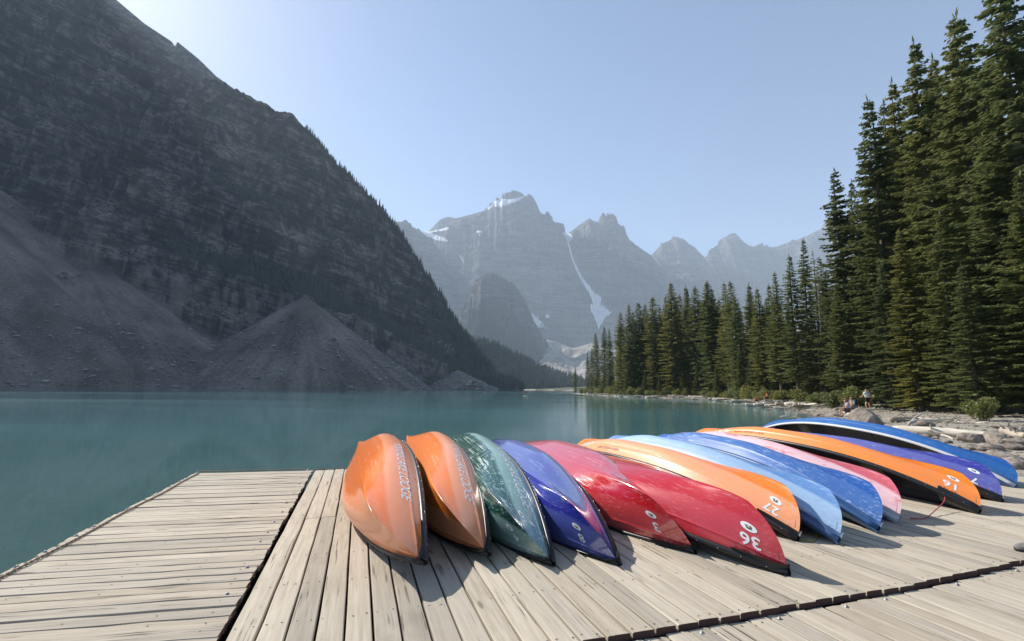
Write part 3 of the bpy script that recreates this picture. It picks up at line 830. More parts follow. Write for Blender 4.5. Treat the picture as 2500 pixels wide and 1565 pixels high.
def rivets_mesh():
    mb = MB()
    for side in (-1, 1):
        for t in np.linspace(-.95, .95, 27):
            c = hull(np.array(t), np.array(1.), side=side)+np.array([0, side*.026, -.006])
            mb.add(oct6*.0055+c, octf)
    return mb
oct6 = np.array([[1, 0, 0], [0, 1, 0], [-1, 0, 0], [0, -1, 0], [0, 0, 1], [0, 0, -1]], float)
octf = np.array([[0, 1, 4], [1, 2, 4], [2, 3, 4], [3, 0, 4], [1, 0, 5], [2, 1, 5], [3, 2, 5], [0, 3, 5]])
def deck_mb(end, length):
    t0 = 1-length/(CL/2)
    ts = np.linspace(t0, 1., 14)
    w = np.linspace(-1, 1, 9)
    V = []
    for t in ts:
        l = hull(np.array(t*end), np.array(1.), side=-1); r = hull(np.array(t*end), np.array(1.), side=1)
        c = (l+r)/2; hw = (r-l)/2
        hw = hw*(1+.031/max(.03, np.linalg.norm(hw)))
        for k in w:
            e = abs(k)**6
            V.append(c+hw*k+np.array([0, 0, .020+.018*(1-k*k)-.085*e]))
    V = np.array(V)
    nx = V[-9:].copy(); nx[:, 0] += end*.020; nx[:, 1] *= .6; nx[:, 2] -= .022                  # rounded nose
    V = np.concatenate([V, nx])
    return MB().add(V, grid_faces(15, 9))
def seat_mb(t):
    l = hull(np.array(t), np.array(.93), side=-1); r = hull(np.array(t), np.array(.93), side=1)
    c = (l+r)/2; wd = (r[1]-l[1])*.93
    mb = MB()
    for dx in (-.11, .11): mb.tube([c+np.array([dx, -wd/2, 0]), c+np.array([dx, 0, -.004]), c+np.array([dx, wd/2, 0])], .014, 6)
    mb.box(c+np.array([0, 0, .002]), .21, wd*.72, .012)
    return mb
def thwart_mb(t):
    l = hull(np.array(t), np.array(.97), side=-1); r = hull(np.array(t), np.array(.97), side=1)
    l, r = l*np.array([1, .92, 1]), r*np.array([1, .92, 1])
    return MB().tube([l, l*.75+r*.25, (l+r)/2, l*.25+r*.75, r], [.026, .022, .018, .022, .026], 8, True, .45)
def on_hull(V, t0, s0, side, off=.0025, far=False):
    """wrap flat lettering (x = reading direction, y = towards the gunwale) onto the hull"""
    ss = np.linspace(0, 1, 60)
    arc_p = hull(np.full(60, t0), ss, side=side)
    arc = np.concatenate([[0], np.cumsum(np.linalg.norm(np.diff(arc_p, axis=0), axis=1))])
    g0 = np.interp(s0, ss, arc)
    sv = np.interp(g0+V[:, 1], arc, ss)
    tv = t0-side*V[:, 0]/(CL/2)
    tv = np.clip(tv, -.999, .999)
    P = hull(tv, sv, side=side)
    e = 1e-3
    du = hull(tv+e, sv, side=side)-hull(tv-e, sv, side=side); dv = hull(tv, np.clip(sv+e, 0, 1), side=side)-hull(tv, sv-e, side=side)
    n = np.cross(du, dv)*(-side); n /= np.linalg.norm(n, axis=1)[:, None]+1e-12
    n *= np.sign(n[:, 1:2]*side+1e-9)
    return P+n*off
def text_part(key, name, t0, s0, side, mat, parent, scale=1., off=.0025, sy=1.):
    V, Fs = TXT[key]
    W = on_hull(V*np.array([scale, scale*sy, scale]), t0, s0, side, off)
    me = bpy.data.meshes.new(name)
    me.from_pydata([tuple(p) for p in W], [], Fs)
    me.update()
    return link(name, me, MAT[mat], parent)
def disc(rx, ry, n=28, rings=4):
    V = [(0, 0, 0)]; F3 = []; F4 = []
    a = np.linspace(0, 2*np.pi, n, endpoint=False)
    for k in range(1, rings+1):
        V += [(rx*k/rings*math.cos(x), ry*k/rings*math.sin(x), 0) for x in a]
    for j in range(n): F3.append((0, 1+j, 1+(j+1) % n))
    for k in range(rings-1):
        for j in range(n): F4.append((1+k*n+j, 1+(k+1)*n+j, 1+(k+1)*n+(j+1) % n, 1+k*n+(j+1) % n))
    return np.array(V), [tuple(f) for f in F3+F4]
def sticker(t0, s0, side, parent, k=1.):
    V, Fs = disc(.085*k, .050*k)
    def put(nm, V, Fs, mat, off, par):
        me = bpy.data.meshes.new(nm); me.from_pydata([tuple(p) for p in on_hull(V, t0, s0, side, off)], [], Fs); me.update()
        return link(nm, me, MAT[mat], par)
    st = put('sticker', V, Fs, 'decal', .0022, parent)
    def rect(x0, y0, x1, y1):
        g = np.array([(x, y, 0) for y in np.linspace(y0, y1, 3) for x in np.linspace(x0, x1, 4)])
        return g*k, [tuple(f) for f in grid_faces(3, 4)]
    put('sticker_print', *rect(-.034, -.020, .034, .008), 'print', .0035, st)
    put('sticker_print', *rect(-.026, .008, .028, .024), 'print2', .0036, st)
    put('sticker_print', *rect(-.008, -.020, .004, .004), 'decal', .0042, st)
def pose_matrix(tip, al, ph, th):
    h = np.array([math.sin(al), math.cos(al), 0]); l = np.array([math.cos(al), -math.sin(al), 0]); k = np.array([0, 0, 1.])
    h2 = math.cos(th)*h+math.sin(th)*k; k2 = math.cos(th)*k-math.sin(th)*h
    n = math.cos(ph)*k2-math.sin(ph)*l; mm = math.cos(ph)*l+math.sin(ph)*k2
    Rm = np.stack([h2, mm, -n], 1)
    o = np.asarray(tip)-Rm@TIP
    return Matrix([[*Rm[0], o[0]], [*Rm[1], o[1]], [*Rm[2], o[2]], [0, 0, 0, 1]])
OR = (.86, .235, .028); PEACH = (.86, .52, .38)
MAT['c1'] = gelcoat('orange_hull', (.84, .185, .014), (.82, .38, .22), .55, .30, rough=.22)
MAT['c2'] = gelcoat('orange_hull_two', (.84, .195, .016), (.82, .40, .24), .58, .28, 1.2, rough=.24)
MAT['c3'] = gelcoat('green_hull', (.010, .075, .06), (.34, .52, .48), .60, .95, 1.1, (.62, .74, .71), .2, cross=1.)
MAT['c4'] = gelcoat('indigo_hull', (.030, .036, .32), (.18, .24, .55), .35, .45, 1., (.45, .5, .75), .14, coat=1.)
MAT['c5'] = gelcoat('red_hull', (.58, .014, .022), (.66, .12, .13), .40, .55, 1., (.85, .4, .4), .15, coat=1., cross=.8)
MAT['c6'] = gelcoat('crimson_hull', (.50, .012, .024), (.60, .09, .11), .35, .35, 1., (.8, .4, .42), .2)
MAT['c7'] = gelcoat('faded_orange_hull', (.85, .20, .018), (.86, .44, .26), .62, .25, .9, (.95, .8, .65), .3, coat=.1)
MAT['c8'] = gelcoat('pale_blue_hull', (.11, .23, .48), (.30, .44, .62), .95, .55, .8, (.58, .68, .80), .4, coat=0)
MAT['c9'] = gelcoat('scuffed_blue_hull', (.018, .085, .32), (.10, .21, .46), .45, .9, 1., (.42, .54, .74), .36, coat=0)
MAT['c10'] = gelcoat('faded_red_hull', (.52, .09, .12), (.70, .46, .49), .95, .45, 1., (.82, .68, .70), .42, .6, coat=0)
MAT['c11'] = gelcoat('bright_orange_hull', (.88, .21, .012), (.88, .34, .14), .40, .12, .9, None, .32, coat=.05)
MAT['c12'] = gelcoat('violet_blue_hull', (.035, .040, .28), (.18, .20, .48), .5, .45, 1., (.5, .52, .75), .3, coat=.05)
MAT['c13'] = gelcoat('blue_hull', (.008, .082, .30), (.04, .16, .42), .4, .4, 1., (.3, .45, .7), .36, coat=0)
MAT['gw_blue'] = plain('blue_gunwale', (.025, .085, .22), .45)
MAT['gw_white'] = plain('grey_gunwale', (.52, .52, .54), .5)
MAT['gw_slate'] = plain('pale_blue_gunwale', (.06, .12, .25), .45)
POSE = {1: (-.62, 3.804, .464, -.312, .897, .022), 2: (-.171, 4.271, .378, -.279, .777, .042), 3: (.352, 4.216, .327, -.271, .745, .054), 4: (.902, 4.268, .30, -.293, .587, .034),
        5: (1.63, 4.57, .318, -.322, .528, .016), 6: (2.17, 4.063, .315, -.42, .06, .0), 7: (2.75, 4.948, .325, -.352, -.521, .012), 8: (3.088, 4.862, .341, -.311, -.593, .028),
        9: (3.739, 5.24, .347, -.235, -.68, .031), 10: (4.259, 5.647, .325, -.227, -.608, .032), 11: (5.55, 6.07, .335, -.398, -.706, .051), 12: (6.48, 6.74, .32, -.355, -.492, .015), 13: (7.679, 7.749, .325, -.311, -.847, .085)}
LAB = {1: 'bleached orange canoe overturned at the left end of the row', 2: 'orange canoe tipped between the leftmost orange canoe and the scratched green canoe', 3: 'scratched green canoe numbered 4, overturned on the dock',
       4: 'glossy indigo canoe numbered 8, overturned beside the green canoe', 5: 'glossy red canoe numbered 3, leaning beside the indigo canoe', 6: 'red canoe numbered 36, its bow nearest the front edge of the dock',
       7: 'faded peach-orange canoe numbered 27, overturned behind the red ones', 8: 'pale bleached blue canoe with chipped stem, overturned beside the orange 27', 9: 'deep blue scuffed canoe between the pale blue and the pink one',
       10: 'pinkish faded red canoe with blotches, overturned beside the deep blue one', 11: 'bright orange canoe numbered 16 with a red rope hanging at its bow', 12: 'violet-blue canoe partly hidden behind the bright orange canoe 16',
       13: 'blue canoe lying on its side at the right end, dark inside and grey gunwale showing'}
CAN = {}
GWM = {s: gunwale_mesh(s) for s in (-1, 1)}
gw_cache = {}
def shared(name, mb, mat):
    by = {}
    for f in mb.f: by.setdefault(f.shape[1], []).append(f)
    me = npmesh(name, np.concatenate(mb.v), [np.concatenate(q_) for q_ in by.values()], True)
    me.materials.append(mat)
    return me
RIVET_ME = shared('rivets', rivets_mesh(), MAT['rivet'])
SEAT_ME = {t: shared('seat', seat_mb(t), MAT['seatweb']) for t in (-.5, .52)}
THW_ME = {t: shared('thwart', thwart_mb(t), MAT['blackrough']) for t in (-.12, .22)}
def make_canoe(i, M_, hullmat, gw='black', deck='black', dlen=.36):
    root = bpy.data.objects.new('canoe', None); COL.objects.link(root)
    root.matrix_world = M_
    h = HULL_ME.copy(); h.materials.append(hullmat); link('hull', h, None, root)
    li = LINER_ME.copy(); li.materials.append(MAT['interior']); link('hull_lining', li, None, root)
    for s in (-1, 1):
        k = (s, gw)
        if k not in gw_cache: gw_cache[k] = shared('gunwale', GWM[s], MAT[gw])
        link('gunwale', gw_cache[k], None, root)
    for e in (-1, 1): link('deck_plate', shared('deck_plate', deck_mb(e, dlen), MAT[deck]), None, root)
    for t in SEAT_ME: link('seat', SEAT_ME[t], None, root)
    for t in THW_ME: link('thwart', THW_ME[t], None, root)
    if gw == 'black': tag(link('rivets', RIVET_ME, None, root), kind='stuff')
    return root
for i, p in POSE.items():
    gw, dk, dl = {8: ('gw_slate', 'gw_slate', .72), 9: ('gw_blue', 'gw_blue', .72), 10: ('gw_white', 'gw_white', .72), 13: ('gw_white', 'gw_blue', .55)}.get(i, ('black', 'black', .38))
    r = make_canoe(i, pose_matrix(p[:3], *p[3:]), MAT['c%d' % i], gw, dk, dl)
    tag(r, LAB[i], 'canoe', 'canoes overturned in a row on the dock')
    CAN[i] = r
for i, t in ((1, -.46), (2, -.50), (3, -.50)): text_part('LODGE', 'lettering', t, .79 if i == 1 else .745, 1, 'decal', CAN[i], .90, sy=.88)
for key, i, side, t, s, ts, ss, k in (('4', 3, -1, -.885, .70, -.875, .53, .62), ('4', 3, 1, -.89, .69, -.88, .50, .62), ('8', 4, -1, -.885, .72, -.885, .53, .66), ('3', 5, -1, -.89, .72, -.892, .50, .78),
                                      ('36', 6, -1, -.905, .745, -.91, .54, .82), ('27', 7, -1, -.89, .77, -.90, .56, .80), ('16', 11, -1, -.89, .69, -.905, .41, .85), ('7', 12, -1, -.895, .77, -.90, .45, .8)):
    text_part(key, 'number_decal', t, s, side, 'decal', CAN[i], k*.95, sy=.80)
    sticker(ts, ss, side, CAN[i], .60 if i in (3, 4) else .66 if i == 5 else .76)
text_part('PASS', 'lettering', -.925, .935, -1, 'ink', CAN[6], .62)
text_part('PASS', 'lettering', -.905, .89, -1, 'ink', CAN[11], .75)
for i, t, s in ((7, .23, .93), (11, .27, .93)): text_part('NW', 'lettering', t, s, -1, 'ink', CAN[i], 1.1)
for i, t, s in ((7, .60, .74), (11, .58, .86), (10, .16, .90)): text_part('MORAINE', 'lettering', t, s, -1, 'decal', CAN[i], .9)
def rope(i, pts, r, mat, nm='rope'):
    P = np.array(pts, float); n = len(P)
    tt = np.linspace(0, n-1, 24)
    Q = np.stack([np.interp(tt, np.arange(n), P[:, k]) for k in range(3)], -1)
    Q[1:-1] = (Q[:-2]+2*Q[1:-1]+Q[2:])/4
    Mi = np.array(CAN[i].matrix_world.inverted())
    Q = Q@Mi[:3, :3].T+Mi[:3, 3]
    return MB().tube(Q, r, 6).build(nm, mat, CAN[i])
MAT['rope_red'] = plain('red_rope', (.42, .05, .08), .8); MAT['rope_yellow'] = plain('yellow_rope', (.36, .30, .05), .8)
M11 = np.array(CAN[11].matrix_world)
def loc2w(i, p): M_ = np.array(CAN[i].matrix_world); return M_[:3, :3]@np.array(p)+M_[:3, 3]
a0 = loc2w(11, (-2.2, -.10, .54))
g0 = G(2262, 1265, .312)
rope(11, [a0+np.array([0, 0, .02]), a0+np.array([-.05, -.04, -.03]), (a0*.6+g0*.4)+np.array([.0, 0, -.02]), g0, g0+np.array([-.10, -.03, .0]), g0+np.array([-.2, -.02, .0])], .006, MAT['rope_red'])
a0 = loc2w(7, (-2.42, 0, .57))
rope(7, [a0, [a0[0]+.05, a0[1]-.03, .315], G(1960, 1318, .31), G(1985, 1322, .31), G(1996, 1310, .31), G(1990, 1300, .335)], .0065, MAT['rope_yellow'])
# ------------------------------------------------------------------ conifers
def foliage_mat(name, c1, c2, c3, trans=.15):
    m = Mat(name)
    ri = m.rnd()
    tw = m.attr('twig')
    col = m.mix(tw, c1, c2)
    col = m.mix(m.ramp(m.noise(m.obj(), .8, 3), [(.42, 0), (.70, .7)]), col, c3)
    col = m.mix(1.0, col, m.ramp(ri, [(0, (.62, .72, .76)), (.3, (.95, 1.0, .92)), (.7, (1.1, 1.05, .90)), (1, (1.4, 1.18, .80))]), 'MULTIPLY')
    m.set(Base_Color=col, Roughness=.5)
    m.b.inputs['Specular IOR Level'].default_value = .4
    tr = m.n('BsdfTranslucent', {'Color': m.mix(.5, col, c3)})
    mx = m.n('MixShader', {0: trans, 1: m.b.outputs[0], 2: tr.outputs[0]})
    m.t.links.new(mx.outputs[0], m.out.inputs[0])
    return m.m
MAT['needles'] = foliage_mat('spruce_needles', (.085, .112, .038), (.20, .235, .085), (.225, .215, .075), .42)
MAT['needles_blue'] = foliage_mat('bluish_needles', (.082, .110, .044), (.19, .225, .092), (.205, .205, .078), .42)
MAT['leaf'] = foliage_mat('willow_leaves', (.10, .13, .035), (.22, .24, .075), (.26, .25, .09), .35)
m = Mat('spruce_bark')
bn = m.noise(m.map(m.obj(), (9, 9, 2.2)), 1.2, 5, .65)
m.set(Base_Color=m.mix(m.ramp(bn, [(.3, 0), (.7, 1)]), (.045, .035, .027), (.15, .125, .10)), Roughness=.95)
m.bump(bn, .8, .03)
MAT['bark'] = m.m
def trunk_mesh(H, r0, seed, bare=14):
    rg = np.random.default_rng(seed)
    z = np.linspace(-.4, H*.97, 16)
    P = np.stack([.06*H*.05*np.sin(z/H*5+seed), .06*H*.05*np.cos(z/H*4+seed), z], -1)
    P[:, :2] -= P[1, :2]
    r = r0*(1-z/H*.97).clip(.03)**.9*np.where(z < .3, 1.25, 1)
    mb = MB().tube(P, r, 9)
    for k in range(bare):                            # dead snags under the crown
        zz_ = rg.uniform(.03, .25)*H; a = rg.uniform(0, 6.28); L = rg.uniform(.4, 1.3)
        p0 = np.array([0, 0, zz_]); d = np.array([math.cos(a), math.sin(a), rg.uniform(-.35, .1)])
        mb.tube([p0, p0+d*L*.6, p0+d*L+np.array([0, 0, -.1])], [.022, .014, .004], 4, False)
    by = {}
    for f in mb.f: by.setdefault(f.shape[1], []).append(f)
    return npmesh('trunk', np.concatenate(mb.v), [np.concatenate(x) for x in by.values()], True)
def crown_mesh(seed, H, R, base=.06, taper=.62, step=.30, nb=6, tw=.13, tl=.44, wd=.19, gaps=.0, droop=.32, pw=.85):
    rg = np.random.default_rng(seed)
    V = []; T = []
    z = base*H
    while z < H*.985:
        f = z/H
        env = R*min(1, (1-f)/taper)**pw*(.78+.22*min(1, (f-base)/.12+.35))+.06
        n = nb if f < .8 else max(4, nb-2)
        a0 = rg.uniform(0, 6.28)
        for b in range(n):
            if rg.uniform() < gaps: continue
            a = a0+b*6.283/n+rg.normal(0, .25)
            cl = 1+.28*float(noise(np.array(math.cos(a)*1.6+seed), np.array(math.sin(a)*1.6), np.array(z*.42), seed))
            L = env*rg.uniform(.62, 1.12)*cl
            if rg.uniform() < .06: L *= 1.22
            zb = z+rg.uniform(-.5, .5)*step; bt = rg.uniform(0, 1)
            u_ = np.array([math.cos(a), math.sin(a)])
            dr = droop*(1-f*1.25)+rg.normal(0, .12)     # lower boughs hang, upper ones rise
            k = max(3, int(L/tw))
            r = np.linspace(.16, 1, k)*L
            zz_ = zb-dr*r+.22*dr*r*(r/L)+.05*L*(r/L)**3
            side = np.where(np.arange(k) % 2 == 0, 1, -1)*rg.uniform(.55, 1.1, k)
            side[-1] = 0
            ln = tl*(.45+.75*(1-r/L)**.6)*rg.uniform(.7, 1.25, k)*min(1, .45+L*.5)
            lat = np.array([-u_[1], u_[0]])
            for rep in (1, -1):
                sd = side*rep
                if rep == -1: sd = sd*rg.uniform(.7, 1.1, k)
                dx = u_[None]*(.75)+lat[None]*sd[:, None]
                dz = rg.uniform(-.62, -.02, k)
                d = np.concatenate([dx, dz[:, None]], 1); d /= np.linalg.norm(d, axis=1)[:, None]
                p = np.stack([u_[0]*r, u_[1]*r, zz_], -1)
                w = wd*rg.uniform(.7, 1.3, k)
                up = np.array([0, 0, 1.])+rg.normal(0, .28, (k, 3))
                n1 = np.cross(d, up); n1 /= np.linalg.norm(n1, axis=1)[:, None]+1e-9
                n2 = np.cross(d, n1)
                t_ = np.clip(bt+rg.uniform(-.3, .3, k), 0, 1)
                for nn, ws in ((n1, 1.), (n2, .6))[:2 if rep == 1 else 1]:
                    q = np.stack([p, p+d*(ln*.45)[:, None]+nn*(w*ws*.5)[:, None], p+d*ln[:, None]-np.array([0, 0, .03]), p+d*(ln*.45)[:, None]-nn*(w*ws*.5)[:, None]], 1)
                    V.append(q.reshape(-1, 3)); T.append(np.repeat(t_, 4))
        z += step*(1.0 if f < .7 else .72)*rg.uniform(.8, 1.2)
    for k in range(5):                                # leader shoot
        a = k*1.3
        p = np.array([0, 0, H*(.955+.008*k)]); d = np.array([math.cos(a)*.25, math.sin(a)*.25, 1.])
        nn = np.array([-math.sin(a), math.cos(a), 0])
        V.append(np.array([p, p+d*.3+nn*.05, p+d*.62, p+d*.3-nn*.05])); T.append(np.full(4, .5))
    V = np.concatenate(V); T = np.concatenate(T)
    return npmesh('crown', V, np.arange(len(V)).reshape(-1, 4), False, {'twig': T})
PROTO = []
for sd, H, R, kw, mt in ((1, 22, 2.5, dict(taper=.80, nb=7, step=.40, tw=.10), 'needles'), (2, 22, 2.7, dict(taper=.86, nb=7, step=.44, tw=.105), 'needles_blue'), (3, 22, 2.3, dict(taper=.72, nb=7, step=.40, tw=.11), 'needles'),
                         (4, 22, 2.1, dict(taper=.50, nb=6, step=.30, tw=.15), 'needles'), (5, 22, 2.0, dict(taper=.46, nb=6, step=.30, tw=.15, pw=.7), 'needles'), (6, 22, 1.9, dict(taper=.55, nb=6, step=.31, tw=.15), 'needles_blue'),
                         (7, 22, 2.2, dict(taper=.62, nb=6, base=.16, step=.32, tw=.15), 'needles'), (8, 22, 2.0, dict(taper=.55, nb=5, base=.36, step=.46, gaps=.35, tw=.17), 'needles')):
    PROTO.append((trunk_mesh(H, .24, sd), crown_mesh(sd, H, R, **kw), mt))
def spruce(k, x, y, H, wk, label, group, rz=None, lean=(0, 0), z=None):
    t, c, mt = PROTO[k]
    o = empty('spruce_tree', (x, y, (gz(x, y) if z is None else z)-.05))
    s = H/22.
    o.scale = (s*wk, s*wk, s)
    o.rotation_euler = (lean[0]+rd.gauss(0, .012), lean[1]+rd.gauss(0, .012), rd.uniform(0, 6.28) if rz is None else rz)
    link('trunk', t, MAT['bark'], o); link('crown', c, MAT[mt], o)
    tag(o, label, 'tree', group)
    return o
def shoreY(px): return float(np.interp(px, [1396, 1436, 1457, 1519, 1600, 1704, 1820, 1904, 1969, 2041, 2110, 2233, 2313, 2430, 2600], [232, 190, 165, 128, 118, 110, 72, 54, 50, 47, 43, 39, 36, 32, 30]))
# tops read off the photograph: x, y of the tip, which form, depth beyond the shoreline, width
FRONT = [(1436, 860, 5, 8, .8), (1444, 848, 3, 10, .8), (1457, 812, 4, 12, .8), (1474, 797, 3, 10, .9), (1487, 801, 5, 12, .8), (1513, 761, 4, 12, .9), (1535, 743, 3, 13, .9), (1548, 757, 5, 20, .8), (1561, 737, 4, 14, 1.),
         (1570, 752, 6, 22, .8), (1580, 740, 3, 17, .9), (1596, 723, 4, 12, 1.05), (1614, 746, 5, 20, .9), (1626, 721, 6, 18, .9), (1642, 687, 3, 9, 1.05), (1653, 728, 5, 20, .8), (1661, 718, 4, 22, .8), (1674, 697, 5, 16, .9),
         (1684, 706, 3, 18, .9), (1695, 699, 4, 8, 1.), (1712, 731, 5, 20, .9), (1724, 690, 6, 14, .9), (1730, 685, 4, 8, 1.0), (1739, 701, 3, 12, .9), (1754, 726, 5, 20, .9), (1767, 688, 6, 14, .95), (1785, 685, 4, 16, .9), (1797, 725, 3, 8, 1.),
         (1821, 691, 5, 18, .95), (1833, 711, 4, 22, .9), (1851, 702, 3, 9, .95), (1876, 691, 5, 20, .8)]
ORD = ['first', 'second', 'third', 'fourth', 'fifth', 'sixth', 'seventh', 'eighth', 'ninth', 'tenth', 'eleventh', 'twelfth', 'thirteenth', 'fourteenth', 'fifteenth', 'sixteenth', 'seventeenth', 'eighteenth', 'nineteenth', 'twentieth']
def ordn(i):
    return ORD[i] if i < 20 else 'twenty-'+ORD[i-20] if i < 29 else 'thirtieth' if i == 29 else 'thirty-'+ORD[i-30]
GRP = 'spruces along the right-hand shore'
def by_tip(px, py, Y):
    c = colrow(px, py)
    return c[0]*Y, c[1]*Y+CZ
x, ztop = by_tip(1404, 895, 236)
spruce(3, x, 236, ztop-.3, 1.0, 'small lone spruce at the tip of the wooded shore point', GRP, z=.3)
for i, (px, py, k, dd, wk) in enumerate(FRONT):
    Y = shoreY(px)+dd
    x, ztop = by_tip(px, py, Y)
    g = gz(x, Y)
    spruce(k, x, Y, ztop-g, wk*1.28, 'slim spruce in the lakeside stand, %s tip to the right of the lone spruce' % ordn(i), GRP)
# trees that stand clear of the stand
for px, py, k, Y, wk, lean, lab in ((1888, 663, 6, 66, 1.15, (0, 0), 'spruce with its bare lower trunk showing behind the orange-clad figure on the bank'), (1927, 623, 6, 61, 1.2, (0, 0), 'bare-footed spruce on the bank, first left of the sparse pine-like tree'),
                                    (1956, 581, 2, 67, .9, (0, 0), 'taller spruce just behind the sparse pine-like tree, left of the tall wall of trees'), (1980, 610, 7, 63, 1.0, (0, 0), 'thin sparse tree with see-through crown left of the tall spruces'),
                                    (2008, 624, 4, 70, .9, (0, 0), 'dark spruce half hidden between the sparse tree and the tall spruces'), (2041, 411, 2, 50, 1.15, (0, 0), 'leftmost of the tall spruces rising on the right, pointed top against the sky'),
                                    (2075, 440, 3, 56, 1.0, (0, 0), 'tall spruce half hidden behind the leftmost tall spruce'), (2110, 239, 2, 44, 1.1, (0, 0), 'tall spruce above the standing man, narrow tip against the sky'),
                                    (2159, 243, 1, 47, 1.0, (0, 0), 'tall spruce right of the one above the standing man'), (2194, 197, 0, 45, .95, (0, 0), 'spruce whose tip shows between two taller ones right of the standing man'),
                                    (2233, 91, 0, 39, 1.05, (0, 0), 'very tall spruce with slender tip, second highest tip in the photo'), (2266, 132, 3, 43, 1.0, (0, 0), 'spruce wedged between the two highest visible tips'),
                                    (2313, 33, 1, 34.5, 1.2, (0, 0), 'tallest spruce whose whole tip is in view, near the right edge'), (2363, 92, 2, 40, 1.0, (0, 0), 'spruce filling the gap left of the tree cut by the top edge'),
                                    (2432, -70, 1, 30, 1.25, (0, 0), 'big spruce at the right edge, its tip cut off by the top of the photo'), (2400, 330, 0, 31, 1.2, (0, 0), 'dense lower spruce in front of the big one at the right edge'),
                                    (2085, 748, 2, 46, 1.3, (0, 0), 'small bright spruce behind the seated pair'), (2205, 560, 0, 36.5, 1.15, (0, 0), 'middling spruce right of the standing man, boughs to the ground'),
                                    (2290, 520, 2, 33, 1.2, (0, 0), 'middling dense spruce behind the fallen log'), (2150, 640, 1, 40, 1.2, (0, 0), 'low broad spruce just right of the standing man'),
                                    (2350, 640, 1, 29.5, 1.3, (0, 0), 'low broad spruce overhanging the driftwood at the right'), (2470, 420, 2, 27.5, 1.3, (0, 0), 'dense spruce at the very right edge, boughs to the ground'), (2040, 690, 0, 47, 1.1, (0, 0), 'low spruce at the foot of the leftmost tall spruce')):
    x, ztop = by_tip(px, py, Y)
    g = gz(x, Y)
    spruce(k, x, Y, ztop-g, wk*(1. if Y > 55 else 1.08), lab, GRP)
# the rest of the wood behind, tips below the skyline of the front trees
skx = [1440, 1457, 1487, 1535, 1596, 1642, 1730, 1785, 1851, 1927, 1990, 2041, 2110, 2233, 2313, 2432, 2700]
sky_ = [870, 835, 815, 765, 745, 725, 715, 715, 725, 700, 690, 560, 390, 260, 190, 120, 60]
rt = random.Random(21)
for i in range(150):
    px = rt.uniform(1450, 2640)
    if i >= 105: px = rt.uniform(1452, 1990)
    if 80 <= i < 105: px = rt.uniform(2480, 2900)
    py = float(np.interp(px, skx, sky_))+rt.uniform(8, 95 if px < 1950 else 200)
    Y = shoreY(min(px, 2600))+(rt.uniform(14, 42) if px < 1950 else rt.uniform(9, 30))
    x, ztop = by_tip(px, py, Y)
    g = gz(x, Y)
    H = ztop-g
    if H < 5: continue
    inview = px < 2500
    spruce(rt.choice((1, 2, 3, 4, 5)), x, Y, min(H, 30), rt.uniform(.95, 1.25), 'dark spruce deep in the wood, mostly hidden behind the front trees', 'spruces in the depth of the wood')
def snag_mesh(seed):
    rg = np.random.default_rng(seed); mb = MB()
    for k in range(46):
        z = rg.uniform(3, 20.5); a = rg.uniform(0, 6.28); L = rg.uniform(.5, 1.9)*(1.15-z/24)
        p0 = np.array([0, 0, z]); d = np.array([math.cos(a), math.sin(a), rg.uniform(-.45, .25)])
        mb.tube([p0, p0+d*L*.5, p0+d*L+np.array([0, 0, -.15])], [.03, .02, .006], 4, False)
    return npmesh('branches', np.concatenate(mb.v), np.concatenate(mb.f), True)
SNAG = snag_mesh(5)
MAT['deadwood'] = plain('dead_grey_wood', (.24, .215, .19), .9, var=.3)
DEADTRUNK = trunk_mesh(22, .2, 77, 0)
for px, py, Y, lab in ((1502, 800, 150, 'grey dead tree without needles at the left end of the lakeside stand'), (1703, 742, 119, 'grey dead tree standing amid the lakeside stand'), (1866, 720, 74, 'grey dead tree left of the spruces with bare lower trunks'), (1992, 630, 60, 'grey dead tree beside the sparse see-through tree')):
    x, ztop = by_tip(px, py, Y); g = gz(x, Y)
    o = empty('dead_tree', (x, Y, g-.05), rt.uniform(0, 6)); o.scale = ((ztop-g)/22,)*3
    link('trunk', DEADTRUNK, MAT['deadwood'], o); link('branches', SNAG, MAT['deadwood'], o)
    tag(o, lab, 'tree', 'dead trees in the stand')
# young spruces along the foot of the stand
for i, (px, h, dd) in enumerate(((1530, 6, 7), (1575, 7, 8), (1612, 5.5, 6), (1668, 6.5, 6), (1705, 8, 6), (1752, 7, 6), (1815, 9, 9), (1838, 7.5, 10), (1862, 6, 12))):
    Y = shoreY(px)+dd
    x = colrow(px, 955)[0]*Y
    spruce(rt.choice((0, 2)), x, Y, h, 1.5, 'short young spruce at the foot of the lakeside stand, %s from the shore point' % ordn(i), 'young spruces on the shore')

# ------------------------------------------------------------------ willow scrub
def shrub_mesh(seed, n=1500):
    rg = np.random.default_rng(seed)
    nc = 11
    ctr = np.stack([rg.normal(0, .38, nc), rg.normal(0, .38, nc), rg.uniform(.25, .85, nc)], -1)
    k = rg.integers(0, nc, n)
    u_ = rg.normal(size=(n, 3)); u_ /= np.linalg.norm(u_, axis=1)[:, None]
    p = ctr[k]+u_*(rg.uniform(.55, 1, n)**.5*.34)[:, None]
    p[:, 2] = np.abs(p[:, 2])
    d = rg.normal(size=(n, 3))+u_*.8+np.array([0, 0, .5]); d /= np.linalg.norm(d, axis=1)[:, None]
    nn = np.cross(d, rg.normal(size=(n, 3))); nn /= np.linalg.norm(nn, axis=1)[:, None]
    l = rg.uniform(.07, .15, n)[:, None]; w = l*.42
    q = np.stack([p, p+d*l*.5+nn*w, p+d*l, p+d*l*.5-nn*w], 1).reshape(-1, 3)
    return npmesh('leaves', q, np.arange(len(q)).reshape(-1, 4), False, {'twig': np.repeat(rg.uniform(0, 1, n), 4)})
